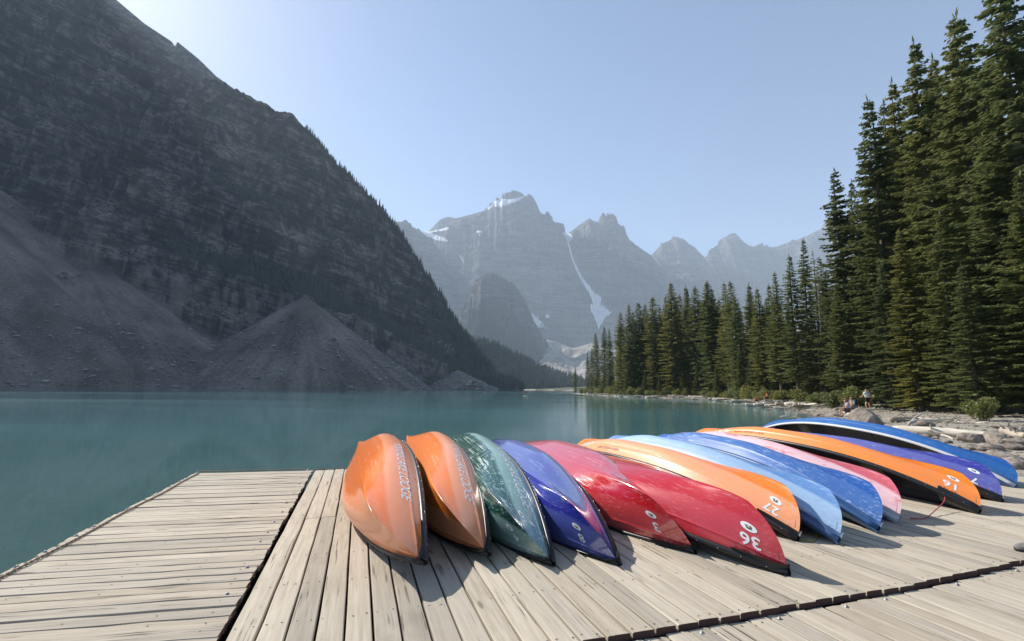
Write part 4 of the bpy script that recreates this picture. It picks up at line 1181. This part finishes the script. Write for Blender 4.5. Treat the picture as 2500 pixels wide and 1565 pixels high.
def stems_mesh(seed):
    rg = np.random.default_rng(seed); mb = MB()
    for i in range(9):
        a = rg.uniform(0, 6.28); d = np.array([math.cos(a)*.45, math.sin(a)*.45, .8])
        mb.tube([(0, 0, -.1), d*.5, d*.95+rg.normal(0, .06, 3)], [.02, .014, .006], 5, False)
    return npmesh('stems', np.concatenate(mb.v), np.concatenate(mb.f), True)
SHR = [(shrub_mesh(i), stems_mesh(i)) for i in range(3)]
def shrub(x, y, s, h, label, group='willow shrubs along the bank', z=None):
    o = empty('willow_shrub', (x, y, gz(x, y) if z is None else z), rt.uniform(0, 6.28))
    o.scale = (s, s, h)
    l, st = SHR[rt.randrange(3)]
    link('leaves', l, MAT['leaf'], o); link('stems', st, MAT['bark'], o)
    return tag(o, label, 'shrub', group)
for i in range(46):
    px = 1420+i*9.6+rt.uniform(-4, 4)
    Y = shoreY(px)+rt.uniform(5.0, 8.5)
    x = colrow(px, 958)[0]*Y
    s = rt.uniform(.7, 1.7)*(1 if px > 1500 else 1.3)
    shrub(x, Y, s, s*rt.uniform(.9, 1.4), 'light green willow shrub at the foot of the lakeside spruces')
for px, Y, s, lab in ((1800, 84, 1.98, 'broad yellow-green shrub on the bank left of the bare spruce trunk'), (1845, 78, 2.11, 'rounded bright shrub behind the orange-clad figure'), (1872, 70, 1.65, 'low bright shrub right above the orange-clad figure'), (1905, 64, 1.45, 'bright shrub between the two bare spruce trunks'),
                      (1955, 58, 1.45, 'yellowish shrub right of the second bare trunk'), (2000, 50, 1.32, 'low shrub on the bank left of the seated pair'), (2030, 46, 1.32, 'pale-leaved shrub behind the seated pair'), (2085, 43, 1.58, 'pale-leaved shrub left of the standing man'),
                      (2390, 25.5, 0.94, 'tall leafy shrub at the edge of the driftwood on the right'), (1990, 53, 0.99, 'small shrub below the sparse tree')):
    shrub(colrow(px, 960)[0]*Y, Y, s, s*1.05, lab)
# ------------------------------------------------------------------ driftwood and rocks
m = Mat('driftwood')
ri = m.rnd()
dn = m.noise(m.map(m.obj(), (1.5, 12, 12)), 1.5, 6, .6, .4)
dc = m.mix(m.ramp(dn, [(.3, 0), (.7, 1)]), (.38, .335, .27), (.66, .61, .53))
dc = m.mix(1.0, dc, m.ramp(ri, [(0, (.62, .56, .5)), (.4, (1, 1, 1)), (1, (1.12, 1.1, 1.06))]), 'MULTIPLY')
crk = m.ramp(m.noise(m.map(m.obj(), (1, 30, 30)), 1.2, 3), [(.62, 0), (.68, .6)])
m.set(Base_Color=m.mix(crk, dc, (.12, .09, .065)), Roughness=.85)
m.bump(dn, .5, .02)
MAT['drift'] = m.m
def log_mesh(seed, bend=.04, stubs=4, taper=.45):
    rg = np.random.default_rng(seed); mb = MB()
    x = np.linspace(-.5, .5, 14)
    P = np.stack([x, bend*np.sin(x*3+seed)+rg.normal(0, .003, 14), bend*.4*np.cos(x*4+seed)], -1)
    r = .028*(1-taper*(x+.5))*(1+rg.normal(0, .05, 14))
    r[0] *= .8; r[-1] *= .7
    mb.tube(P, r, 10)
    for k in range(stubs):
        i = rg.integers(2, 12); a = rg.uniform(0, 6.28)
        d = np.array([rg.uniform(-.3, .6), math.cos(a), abs(math.sin(a))*.8+.1])
        mb.tube([P[i], P[i]+d*r[i]*1.6, P[i]+d*r[i]*rg.uniform(2, 3.6)], [r[i]*.35, r[i]*.25, r[i]*.1], 5, False)
    by = {}
    for f in mb.f: by.setdefault(f.shape[1], []).append(f)
    return npmesh('driftwood_log', np.concatenate(mb.v), [np.concatenate(q_) for q_ in by.values()], True)
LOGS = [log_mesh(i, b, s, t) for i, (b, s, t) in enumerate(((.01, 3, .25), (.05, 5, .5), (.09, 3, .6), (.02, 6, .4), (.14, 2, .65)))]
def log(p0, p1, th, label, group='driftwood logs on the shore', k=None, name='driftwood_log'):
    p0, p1 = np.array(p0, float), np.array(p1, float)
    d = p1-p0; L = np.linalg.norm(d)
    o = link(name, LOGS[rt.randrange(5) if k is None else k], MAT['drift'])
    o.location = (p0+p1)/2
    o.rotation_euler = (rt.uniform(0, .4), -math.asin(d[2]/L), math.atan2(d[1], d[0]))
    o.scale = (L, th/.056, th/.056)
    return tag(o, label, 'log', group)
def onground(px, py, up=0., it=4):                   # where the sight line lands on the shore
    z = .3
    for _ in range(it):
        g = G(px, py, z); z = gz(g[0], g[1])
    g = G(px, py, z); g[2] = z+up
    return g
def log_px(x0, y0, x1, y1, th, label, group=None, k=None):
    a, b = onground(x0, y0, th*.42), onground(x1, y1, th*.42)
    return log(a, b, th, label, group or 'driftwood logs on the shore', k)
log_px(2184, 1055, 2455, 1078, .33, 'thick bleached driftwood log lying across the shore right of the boulder', k=0)
log_px(2170, 1030, 2245, 1030, .30, 'short sawn log with a red-brown end behind the thick log', k=0)
log_px(2240, 1028, 2330, 1030, .22, 'pale log lying end to end with the short sawn log', k=3)
log(onground(2215, 1041, .05), onground(2272, 1030, .62), .11, 'thin pole propped up slantwise above the thick log', k=1)
log(onground(2230, 1041, .05), onground(2340, 1026, .22), .15, 'weathered pole leaning beside the propped thin pole', k=2)
log_px(2330, 1030, 2425, 1034, .09, 'crooked thin branch lying behind the thick log', k=4)
log_px(2292, 1066, 2322, 1074, .10, 'short broken stick lying on the sand in front of the thick log', k=1)
log_px(2090, 1002, 2160, 1001, .22, 'pale log on the ground behind the boulder, at the standing man', k=3)
log_px(2035, 1003, 2125, 996, .20, 'log reaching from the seated pair towards the standing man', k=1)
log_px(1985, 994, 2060, 986, .2, 'pale log lying behind the seated pair', k=0)
log_px(1930, 1000, 2040, 988, .17, 'long slim log slanting up the shore left of the seated pair', k=2)
log_px(1880, 996, 1990, 992, .2, 'long pale log at the water edge left of the seated pair', k=3)
log_px(2060, 1008, 2082, 1022, .34, 'short stump of a log on which the seated figure rests', k=0)
log_px(2440, 1060, 2520, 1072, .30, 'grey log end at the right edge behind the rocks', k=3)
# the tangle of bleached logs along the far shore
for i in range(120):
    px = rt.uniform(1440, 2010)
    Y = shoreY(px)-rt.uniform(-4.5, 3.5)*(1 if px < 1800 else .6)
    x = colrow(px, 965)[0]*Y
    if float(shore_dist(np.array([x]), np.array([Y]))[0]) < .4: 
        x += 2.2
    a = rt.gauss(.1, .5); L = rt.uniform(2., 7.5)
    if rt.random() < .15: a += 1.2
    th = rt.uniform(.14, .36)
    dx, dy = math.cos(a)*L/2, math.sin(a)*L/2
    z0, z1 = max(gz(x-dx, Y-dy), -.05), max(gz(x+dx, Y+dy), -.05)
    log((x-dx, Y-dy, z0+th*.4+rt.uniform(0, .25)), (x+dx, Y+dy, z1+th*.4+rt.uniform(0, .3)), th, 'bleached driftwood log in the tangle along the far shoreline', 'tangled driftwood')
# rocks
def ico(sub):
    t = (1+5**.5)/2
    V = [(-1, t, 0), (1, t, 0), (-1, -t, 0), (1, -t, 0), (0, -1, t), (0, 1, t), (0, -1, -t), (0, 1, -t), (t, 0, -1), (t, 0, 1), (-t, 0, -1), (-t, 0, 1)]
    F = [(0, 11, 5), (0, 5, 1), (0, 1, 7), (0, 7, 10), (0, 10, 11), (1, 5, 9), (5, 11, 4), (11, 10, 2), (10, 7, 6), (7, 1, 8), (3, 9, 4), (3, 4, 2), (3, 2, 6), (3, 6, 8), (3, 8, 9), (4, 9, 5), (2, 4, 11), (6, 2, 10), (8, 6, 7), (9, 8, 1)]
    V = [np.array(v)/np.linalg.norm(v) for v in V]
    for _ in range(sub):
        c = {}; F2 = []
        def mid(a, b):
            k = (min(a, b), max(a, b))
            if k not in c:
                v = V[a]+V[b]; V.append(v/np.linalg.norm(v)); c[k] = len(V)-1
            return c[k]
        for a, b, d in F:
            x, y, z = mid(a, b), mid(b, d), mid(d, a)
            F2 += [(a, x, z), (b, y, x), (d, z, y), (x, y, z)]
        F = F2
    return np.array(V), np.array(F)
def rock_mesh(seed, sub=3, flat=.7, facets=9):
    rg = np.random.default_rng(seed)
    V, F = ico(sub)
    r = np.ones(len(V))
    for _ in range(facets):                           # cut with random planes: broken faces
        n = rg.normal(size=3); n /= np.linalg.norm(n)
        h = rg.uniform(.62, .9)
        d = V@n
        r = np.where(d > 1e-3, np.minimum(r, h/np.maximum(d, 1e-3)), r)
    W = V*r[:, None]
    W = W*(1+.05*fbm(W[:, 0]*2.5+seed, W[:, 1]*2.5, W[:, 2]*2.5, 4, seed))[:, None]
    W[:, 2] *= flat
    return npmesh('rock', W, F, sub > 2)
m = Mat('shore_rock')
ri = m.rnd()
rn = m.noise(m.obj(), 2.2, 6, .62); rn2 = m.noise(m.map(m.obj(), (1, 1, 3), (.5, .3, 0)), 4, 5, .6, .5)
rc = m.mix(m.ramp(rn, [(.32, 0), (.68, 1)]), (.13, .105, .085), (.33, .28, .235))
rc = m.mix(m.ramp(rn2, [(.52, 0), (.7, .5)]), rc, (.36, .24, .19))
rc = m.mix(1., rc, m.ramp(ri, [(0, .7), (.5, 1), (1, 1.25)]), 'MULTIPLY')
m.set(Base_Color=rc, Roughness=.88)
m.bump(m.math('ADD', rn, rn2), .6, .06)
MAT['rock'] = m.m
ROCKS = [rock_mesh(i, 2, f, 10) for i, f in enumerate((.6, .75, .5, .85, .65))]
bo = link('boulder', rock_mesh(33, 4, .72, 12), MAT['rock'])
p = onground(2128, 1046)
bo.location = (p[0]+.05, p[1]+.4, p[2]+.30); bo.scale = (.80, .7, .80); bo.rotation_euler = (.1, -.12, .5)
tag(bo, 'big brown boulder on the shore in front of the standing man', 'boulder')
def rock(px, py, s, label, group='rocks on the shore', k=None):
    o = link('rock', ROCKS[rt.randrange(5) if k is None else k], MAT['rock'])
    g = onground(px, py)
    o.location = (g[0], g[1], g[2]+s*.22); o.scale = (s*rt.uniform(.8, 1.3), s*rt.uniform(.8, 1.1), s*rt.uniform(.7, 1)); o.rotation_euler = (rt.uniform(-.2, .2), rt.uniform(-.2, .2), rt.uniform(0, 6.28))
    return tag(o, label, 'rock', group)
for px, py, s, lab in ((2378, 1080, .42, 'angular grey rock under the near end of the thick log'), (2430, 1082, .44, 'grey rock right of the angular one, shaded by the log end'), (2490, 1090, .4, 'grey rock cut by the right edge behind the canoes'), (2470, 1098, .3, 'dark flat rock in front of the rock at the right edge'),
                       (2420, 1098, .25, 'small brown stone in front of the grey rocks'), (2372, 1098, .2, 'small stone left of the small brown one on the sand'), (2262, 1040, .3, 'mottled stone among the poles behind the thick log'), (2460, 1125, .34, 'low sandy rock at the right edge of the beach'), (2480, 1140, .28, 'reddish stone closest to the blue canoe')):
    rock(px, py, s, lab)
for i in range(60):
    px = rt.uniform(1900, 2500)
    py = rt.uniform(1008, 1040) if px < 2160 else rt.uniform(1040, 1120)
    rock(px, py, rt.uniform(.08, .24)*(1.5 if px < 2160 else 1), 'small loose stone lying on the beach gravel', 'loose stones on the beach')
# gravel too fine to count
rb = np.random.default_rng(14)
N = 16000
yy = rb.uniform(11, 75, N)**1.0; tx_ = rb.uniform(.45, 1.15, N)
xg = tx_*yy
dd = shore_dist(xg, yy)
ok = (dd > .1) & (dd < 11)
xg, yy = xg[ok], yy[ok]
zg = ground_z(xg, yy)
sz = (.012+.02*rb.pareto(2.2, len(xg)).clip(0, 4))*(.7+yy/35)
V = oct6[None]*rb.uniform(.6, 1.2, (len(xg), 6, 1))*np.array([1.2, 1, .6])*sz[:, None, None]+np.stack([xg, yy, zg+sz*.2], -1)[:, None]
tag(link('beach_pebbles', npmesh('beach_pebbles', V.reshape(-1, 3), (octf[None]+(np.arange(len(xg))*6)[:, None, None]).reshape(-1, 3), False), MAT['rock']), kind='stuff')

# ------------------------------------------------------------------ people
MAT['skin'] = plain('skin', (.50, .27, .18), .6, var=.06)
MAT['hair_dark'] = plain('dark_hair', (.025, .016, .011), .6); MAT['hair_fair'] = plain('fair_hair', (.28, .17, .07), .6)
def cloth(nm, c): return plain(nm, c, .85, var=.08)
CLOTH = {k: cloth('cloth_'+k, c) for k, c in dict(white=(.72, .72, .74), black=(.015, .015, .017), lavender=(.36, .38, .62), brown=(.07, .05, .045), teal=(.12, .24, .26), orange=(.80, .20, .02), navy=(.02, .025, .05), grey=(.20, .21, .23), red=(.45, .05, .04)).items()}
def skin_mesh(name, joints, edges, sub=1):
    """one continuous surface grown round a jointed skeleton; joints: name -> (x, y, z, radius)"""
    ks = list(joints)
    me = bpy.data.meshes.new(name)
    me.from_pydata([joints[k][:3] for k in ks], [(ks.index(a), ks.index(b)) for a, b in edges], [])
    o = bpy.data.objects.new(name, me); COL.objects.link(o)
    sm = o.modifiers.new('skin', 'SKIN')
    sm.use_smooth_shade = True
    for i, k in enumerate(ks):
        r = joints[k][3]
        sv = me.skin_vertices[0].data[i]
        sv.radius = (r, r) if not isinstance(r, tuple) else r
        sv.use_root = i == 0
    ss = o.modifiers.new('sub', 'SUBSURF'); ss.levels = sub; ss.render_levels = sub
    dg = bpy.context.evaluated_depsgraph_get()
    out = bpy.data.meshes.new_from_object(o.evaluated_get(dg))
    bpy.data.objects.remove(o)
    out.name = name
    return out
def person(J, loc, rz, label, shirt, pants, hair, scale=1., long_hair=False, sleeves=True, group=None, extra=None, shoes='navy'):
    root = empty('person', loc, rz); root.scale = (scale,)*3
    E_ = [('pelvis', 'chest'), ('chest', 'neck'), ('neck', 'head'), ('head', 'crown')]
    for s in 'lr':
        E_ += [('pelvis', 'hip'+s), ('hip'+s, 'knee'+s), ('knee'+s, 'ankle'+s), ('ankle'+s, 'toe'+s), ('chest', 'sho'+s), ('sho'+s, 'elb'+s), ('elb'+s, 'wri'+s), ('wri'+s, 'hand'+s)]
    rad = dict(pelvis=.135, chest=.145, neck=.055, head=.088, crown=.075)
    for s in 'lr': rad.update({'hip'+s: .088, 'knee'+s: .056, 'ankle'+s: .038, 'toe'+s: .034, 'sho'+s: .058, 'elb'+s: .040, 'wri'+s: .028, 'hand'+s: .034})
    jj = {k: (*J[k], rad[k]) for k in rad}
    link('body', skin_mesh('body', jj, E_, 2), MAT['skin'], root)
    tj = {k: (*J[k], rad[k]*1.14+.012) for k in ('pelvis', 'chest', 'shol', 'shor')}
    te = [('pelvis', 'chest'), ('chest', 'shol'), ('chest', 'shor')]
    for s in 'lr':
        f = .72 if sleeves else .2
        a, b = np.array(J['sho'+s]), np.array(J['elb'+s])
        tj['sl'+s] = (*(a*(1-f)+b*f), .062); te.append(('sho'+s, 'sl'+s))
    link('shirt', skin_mesh('shirt', tj, te, 2), CLOTH[shirt], root)
    pj = {'pelvis': (*J['pelvis'], .158)}; pe = []
    for s in 'lr':
        a, b = np.array(J['hip'+s]), np.array(J['knee'+s])
        pj['h'+s] = (*a, .108); pj['k'+s] = (*(a*.22+b*.78), .085)
        pe += [('pelvis', 'h'+s), ('h'+s, 'k'+s)]
    link('shorts', skin_mesh('shorts', pj, pe, 2), CLOTH[pants], root)
    for s in 'lr':
        a, t = np.array(J['ankle'+s]), np.array(J['toe'+s])
        mb = MB().tube([a+(a-t)*.35+[0, 0, -.03], a*.6+t*.4+[0, 0, -.03], t+(t-a)*.25+[0, 0, -.01]], [.045, .052, .038], 8, True, .8)
        mb.build('shoe', CLOTH[shoes], root)
    h, c = np.array(J['head']), np.array(J['crown'])
    fdir = np.array(J.get('face', (0, 1, 0)), float); fdir /= np.linalg.norm(fdir)
    V, F = ico(2)
    hv = V*np.array([.105, .105, .12])
    keep = (V@fdir < .35) | (V[:, 2] > .55)
    drop = .10 if long_hair else .02
    hv[:, 2] -= np.where((V@fdir < .2) & (V[:, 2] < 0), drop, 0)
    hv = hv+(h+c)/2+np.array([0, 0, .045])-fdir*.012
    Fk = F[keep[F].all(1)]
    link('hair', npmesh('hair', hv, Fk, True), MAT[hair], root)
    mb = MB()
    sidev = np.cross(fdir, (0, 0, 1.))
    ctr = (h+c)/2+np.array([0, 0, .01])
    for e in (-1, 1): mb.add(oct6*.011+ctr+fdir*.088+sidev*e*.034, octf)
    mb.build('eyes', MAT['ink'], root)
    MB().tube([ctr+fdir*.085+[0, 0, -.005], ctr+fdir*.108+[0, 0, -.035], ctr+fdir*.088+[0, 0, -.045]], [.009, .014, .008], 6).build('nose', MAT['skin'], root)
    for s in 'lr':                                    # five fingers, lightly curled
        w, hd = np.array(J['wri'+s]), np.array(J['hand'+s])
        d = hd-w; d /= np.linalg.norm(d); sv = np.cross(d, (0, 1, .3)); sv /= np.linalg.norm(sv)+1e-9; cv = np.cross(d, sv)
        mb = MB()
        for k, (o_, L) in enumerate(((-.027, .07), (-.010, .082), (.009, .078), (.026, .062))):
            b0 = hd+sv*o_+d*.02
            mb.tube([b0, b0+d*L*.55+cv*.012, b0+d*L*.85+cv*.035], [.0095, .009, .007], 5)
        b0 = hd-sv*.03-d*.01
        mb.tube([b0, b0-sv*.025+d*.025, b0-sv*.03+d*.055+cv*.01], [.011, .010, .008], 5)
        mb.build('fingers', MAT['skin'], root)
    if extra: extra(root)
    tag(root, label, 'person', group)
    return root
# standing man, back three-quarters to us, head turned to the left
STAND = dict(pelvis=(0, 0, .98), chest=(0, .02, 1.33), neck=(0, .02, 1.52), head=(-.02, .03, 1.60), crown=(-.02, .03, 1.70), face=(-.85, .5, 0), hipl=(-.10, 0, .90), hipr=(.10, 0, .90), kneel=(-.12, .06, .50), kneer=(.11, -.02, .50),
             anklel=(-.13, .02, .09), ankler=(.12, -.12, .10), toel=(-.17, .17, .04), toer=(.11, .04, .04), shol=(-.19, .02, 1.44), shor=(.19, .0, 1.44), elbl=(-.27, .12, 1.17), elbr=(.28, -.06, 1.16), wril=(-.30, .30, 1.06), wrir=(.33, .02, .93), handl=(-.30, .37, 1.05), handr=(.34, .04, .86))
def pole(root):
    MB().tube([(-.30, .40, 1.12), (-.33, .52, .55), (-.36, .62, .02)], [.012, .010, .007], 6).build('trekking_pole', MAT['blackrough'], root)
    for s in (-1, 1): MB().box((s*.175, .0, .72), .012, .05, .34).build('side_stripe', CLOTH['white'], root, False)
g = onground(2120, 1001)
person(STAND, (g[0], g[1], g[2]-.02), 0.25, 'person in white T-shirt and black striped shorts standing with a pole', 'white', 'black', 'hair_dark', 1.0, extra=pole)
SIT = dict(pelvis=(0, 0, .46), chest=(.05, 0, .78), neck=(.10, 0, .96), head=(.14, 0, 1.04), crown=(.16, 0, 1.13), face=(1, 0, -.25), hipl=(.06, .10, .44), hipr=(.06, -.10, .44), kneel=(.46, .12, .47), kneer=(.44, -.13, .46), anklel=(.42, .13, .08), ankler=(.48, -.13, .08), toel=(.58, .13, .04), toer=(.64, -.13, .04),
           shol=(.06, .18, .89), shor=(.06, -.18, .89), elbl=(.22, .24, .66), elbr=(.02, -.25, .64), wril=(.44, .16, .56), wrir=(-.04, -.26, .42), handl=(.50, .13, .54), handr=(-.05, -.26, .36))
def pack(root): 
    mb = MB().box((-.17, 0, .74), .20, .30, .44)
    o = mb.build('backpack', CLOTH['navy'], root, True)
    md = o.modifiers.new('bevel', 'BEVEL'); md.width = .05; md.segments = 3
g = onground(2072, 1016)
person(SIT, (g[0], g[1], g[2]-.04), math.pi-.2, 'person in lavender T-shirt and dark shorts seated on a log end beside the boulder', 'lavender', 'brown', 'hair_fair', 1.0, True)
g = onground(2086, 1010)
person(SIT, (g[0]+.15, g[1]+.3, g[2]), math.pi+.35, 'person in teal top with dark backpack seated behind the lavender one', 'teal', 'grey', 'hair_fair', 1.0, True, extra=pack)
g = onground(1876, 985)
person(SIT, (g[0], g[1], g[2]+.28), math.pi-.5, 'small person in bright orange top sitting on a rock at the waterline', 'orange', 'navy', 'hair_dark', .95)
person(SIT, (g[0]-1.6, g[1]-.6, g[2]), math.pi-.9, 'crouched person in red-brown top at the water just left of the orange one', 'red', 'navy', 'hair_dark', .8)
rk = rock(1872, 988, .75, 'dark rounded rock under the orange-clad figure at the waterline', k=3)
g = onground(1838, 974)
person(SIT, (g[0], g[1], g[2]+.15), math.pi-.1, 'distant person in grey sitting on driftwood below the bright shrubs', 'grey', 'navy', 'hair_dark', 1.0)
# ------------------------------------------------------------------ paddlers out on the lake
def afloat(px, py, al, label, shirts, hm):
    g = G(px, py, 0.)
    root = bpy.data.objects.new('canoe', None); COL.objects.link(root)
    root.location = (g[0], g[1], -.10); root.rotation_euler = (0, 0, al)
    h = HULL_ME.copy(); h.materials.append(hm); link('hull', h, None, root)
    li = LINER_ME.copy(); li.materials.append(MAT['interior']); link('hull_lining', li, None, root)
    for s in (-1, 1): link('gunwale', gw_cache[(s, 'black')], None, root)
    for t in SEAT_ME: link('seat', SEAT_ME[t], None, root)
    tag(root, label[0], 'canoe', 'canoes out on the lake')
    c, s = math.cos(al), math.sin(al)
    for dx, sh, lb in zip((-1.2, 1.3), shirts, label[1:]):
        pr = person(SIT, (g[0]+c*dx, g[1]+s*dx, -.24), al, lb, sh, 'navy', 'hair_dark', 1.0)
        def padl(r=pr): MB().tube([(.5, -.1, .9), (.52, -.35, .45), (.54, -.5, .1)], [.016, .016, .05], 6).build('paddle', MAT['drift'], r)
        padl()
afloat(1283, 967, math.pi/2+.25, ('dark canoe with paddlers out on the lake below the far forest', 'paddler nearest the stern of the closer canoe on the lake', 'paddler at the bow of the closer canoe on the lake'), ('grey', 'navy'), MAT['c3'])
afloat(1272, 957.5, .5, ('farther dark canoe out on the lake, close to the far shore', 'paddler at the near end of the farther canoe', 'paddler at the far end of the farther canoe'), ('red', 'grey'), MAT['c4'])
# ------------------------------------------------------------------ walking shoe at the right edge of the dock
MAT['shoe_tan'] = plain('tan_suede', (.30, .22, .13), .8); MAT['shoe_grey'] = plain('grey_rubber_rand', (.16, .15, .15), .75); MAT['sole'] = plain('dark_sole', (.05, .045, .045), .8)
sh = empty('walking_shoe', (0, 0, 0))
g = G(2478, 1345, DZ)
sh.location = (g[0], g[1], DZ+.004); sh.rotation_euler = (0, 0, R_(-12))
def shoe_section(x):                                 # half width and height of a shoe, toe at x=0, heel at .29
    w = np.interp(x, [0, .02, .06, .11, .18, .25, .285, .29], [.012, .034, .048, .050, .040, .037, .028, .012])
    h = np.interp(x, [0, .02, .06, .11, .17, .22, .27, .29], [.030, .052, .066, .078, .105, .115, .112, .09])
    return w, h
def shoe_part(nm, z0f, z1f, k, mat):
    xs = np.linspace(0, .29, 20); V = []
    for x in xs:
        w, h = shoe_section(x)
        for a in np.linspace(0, 2*np.pi, 14, endpoint=False):
            yy_ = np.sign(math.cos(a))*abs(math.cos(a))**.7*w*k; zz_ = (math.sin(a)*.5+.5)
            V.append((x, yy_, z0f(h)+(z1f(h)-z0f(h))*zz_))
    return MB().add(V, [grid_faces(20, 14, True), np.arange(14)[::-1][None], (np.arange(14)+19*14)[None]]).build(nm, mat, sh)
shoe_part('sole', lambda h: 0, lambda h: .026, 1.06, MAT['sole'])
shoe_part('upper', lambda h: .012, lambda h: h, 1.0, MAT['shoe_tan'])
shoe_part('rand', lambda h: .018, lambda h: .018+.022, 1.03, MAT['shoe_grey'])
xs = np.linspace(0, .075, 8); V = []
for x in xs:
    w, h = shoe_section(x)
    for a in np.linspace(0, np.pi, 9): V.append((x-.002, math.cos(a)*w*1.04, .02+math.sin(a)**.8*(h-.016)))
MB().add(V, grid_faces(8, 9)).build('toe_cap', MAT['shoe_grey'], sh)
for k in range(4):
    x = .115+k*.02; w, h = shoe_section(x)
    MB().tube([(x, -.02, h-.006), (x+.004, 0, h+.003), (x, .02, h-.006)], .003, 5).build('lace', MAT['ink'], sh)
tag(sh, 'tan and grey walking shoe stepping in at the right edge of the dock', 'shoe')
# ------------------------------------------------------------------ the smoke-hazed air of the valley
hz = MB().box((0, 3600, 1269), 16000, 8600, 2560).build('haze', None, None, False)
mz = bpy.data.materials.new('haze')
mz.use_nodes = True
nt = mz.node_tree
nt.nodes.remove(nt.nodes['Principled BSDF'])
pv = nt.nodes.new('ShaderNodeVolumePrincipled')
pv.inputs['Color'].default_value = (.72, .845, 1.0, 1)
pv.inputs['Density'].default_value = .000092
pv.inputs['Anisotropy'].default_value = .06
nt.links.new(pv.outputs[0], nt.nodes['Material Output'].inputs['Volume'])
hz.data.materials.append(mz)
tag(hz, kind='stuff')
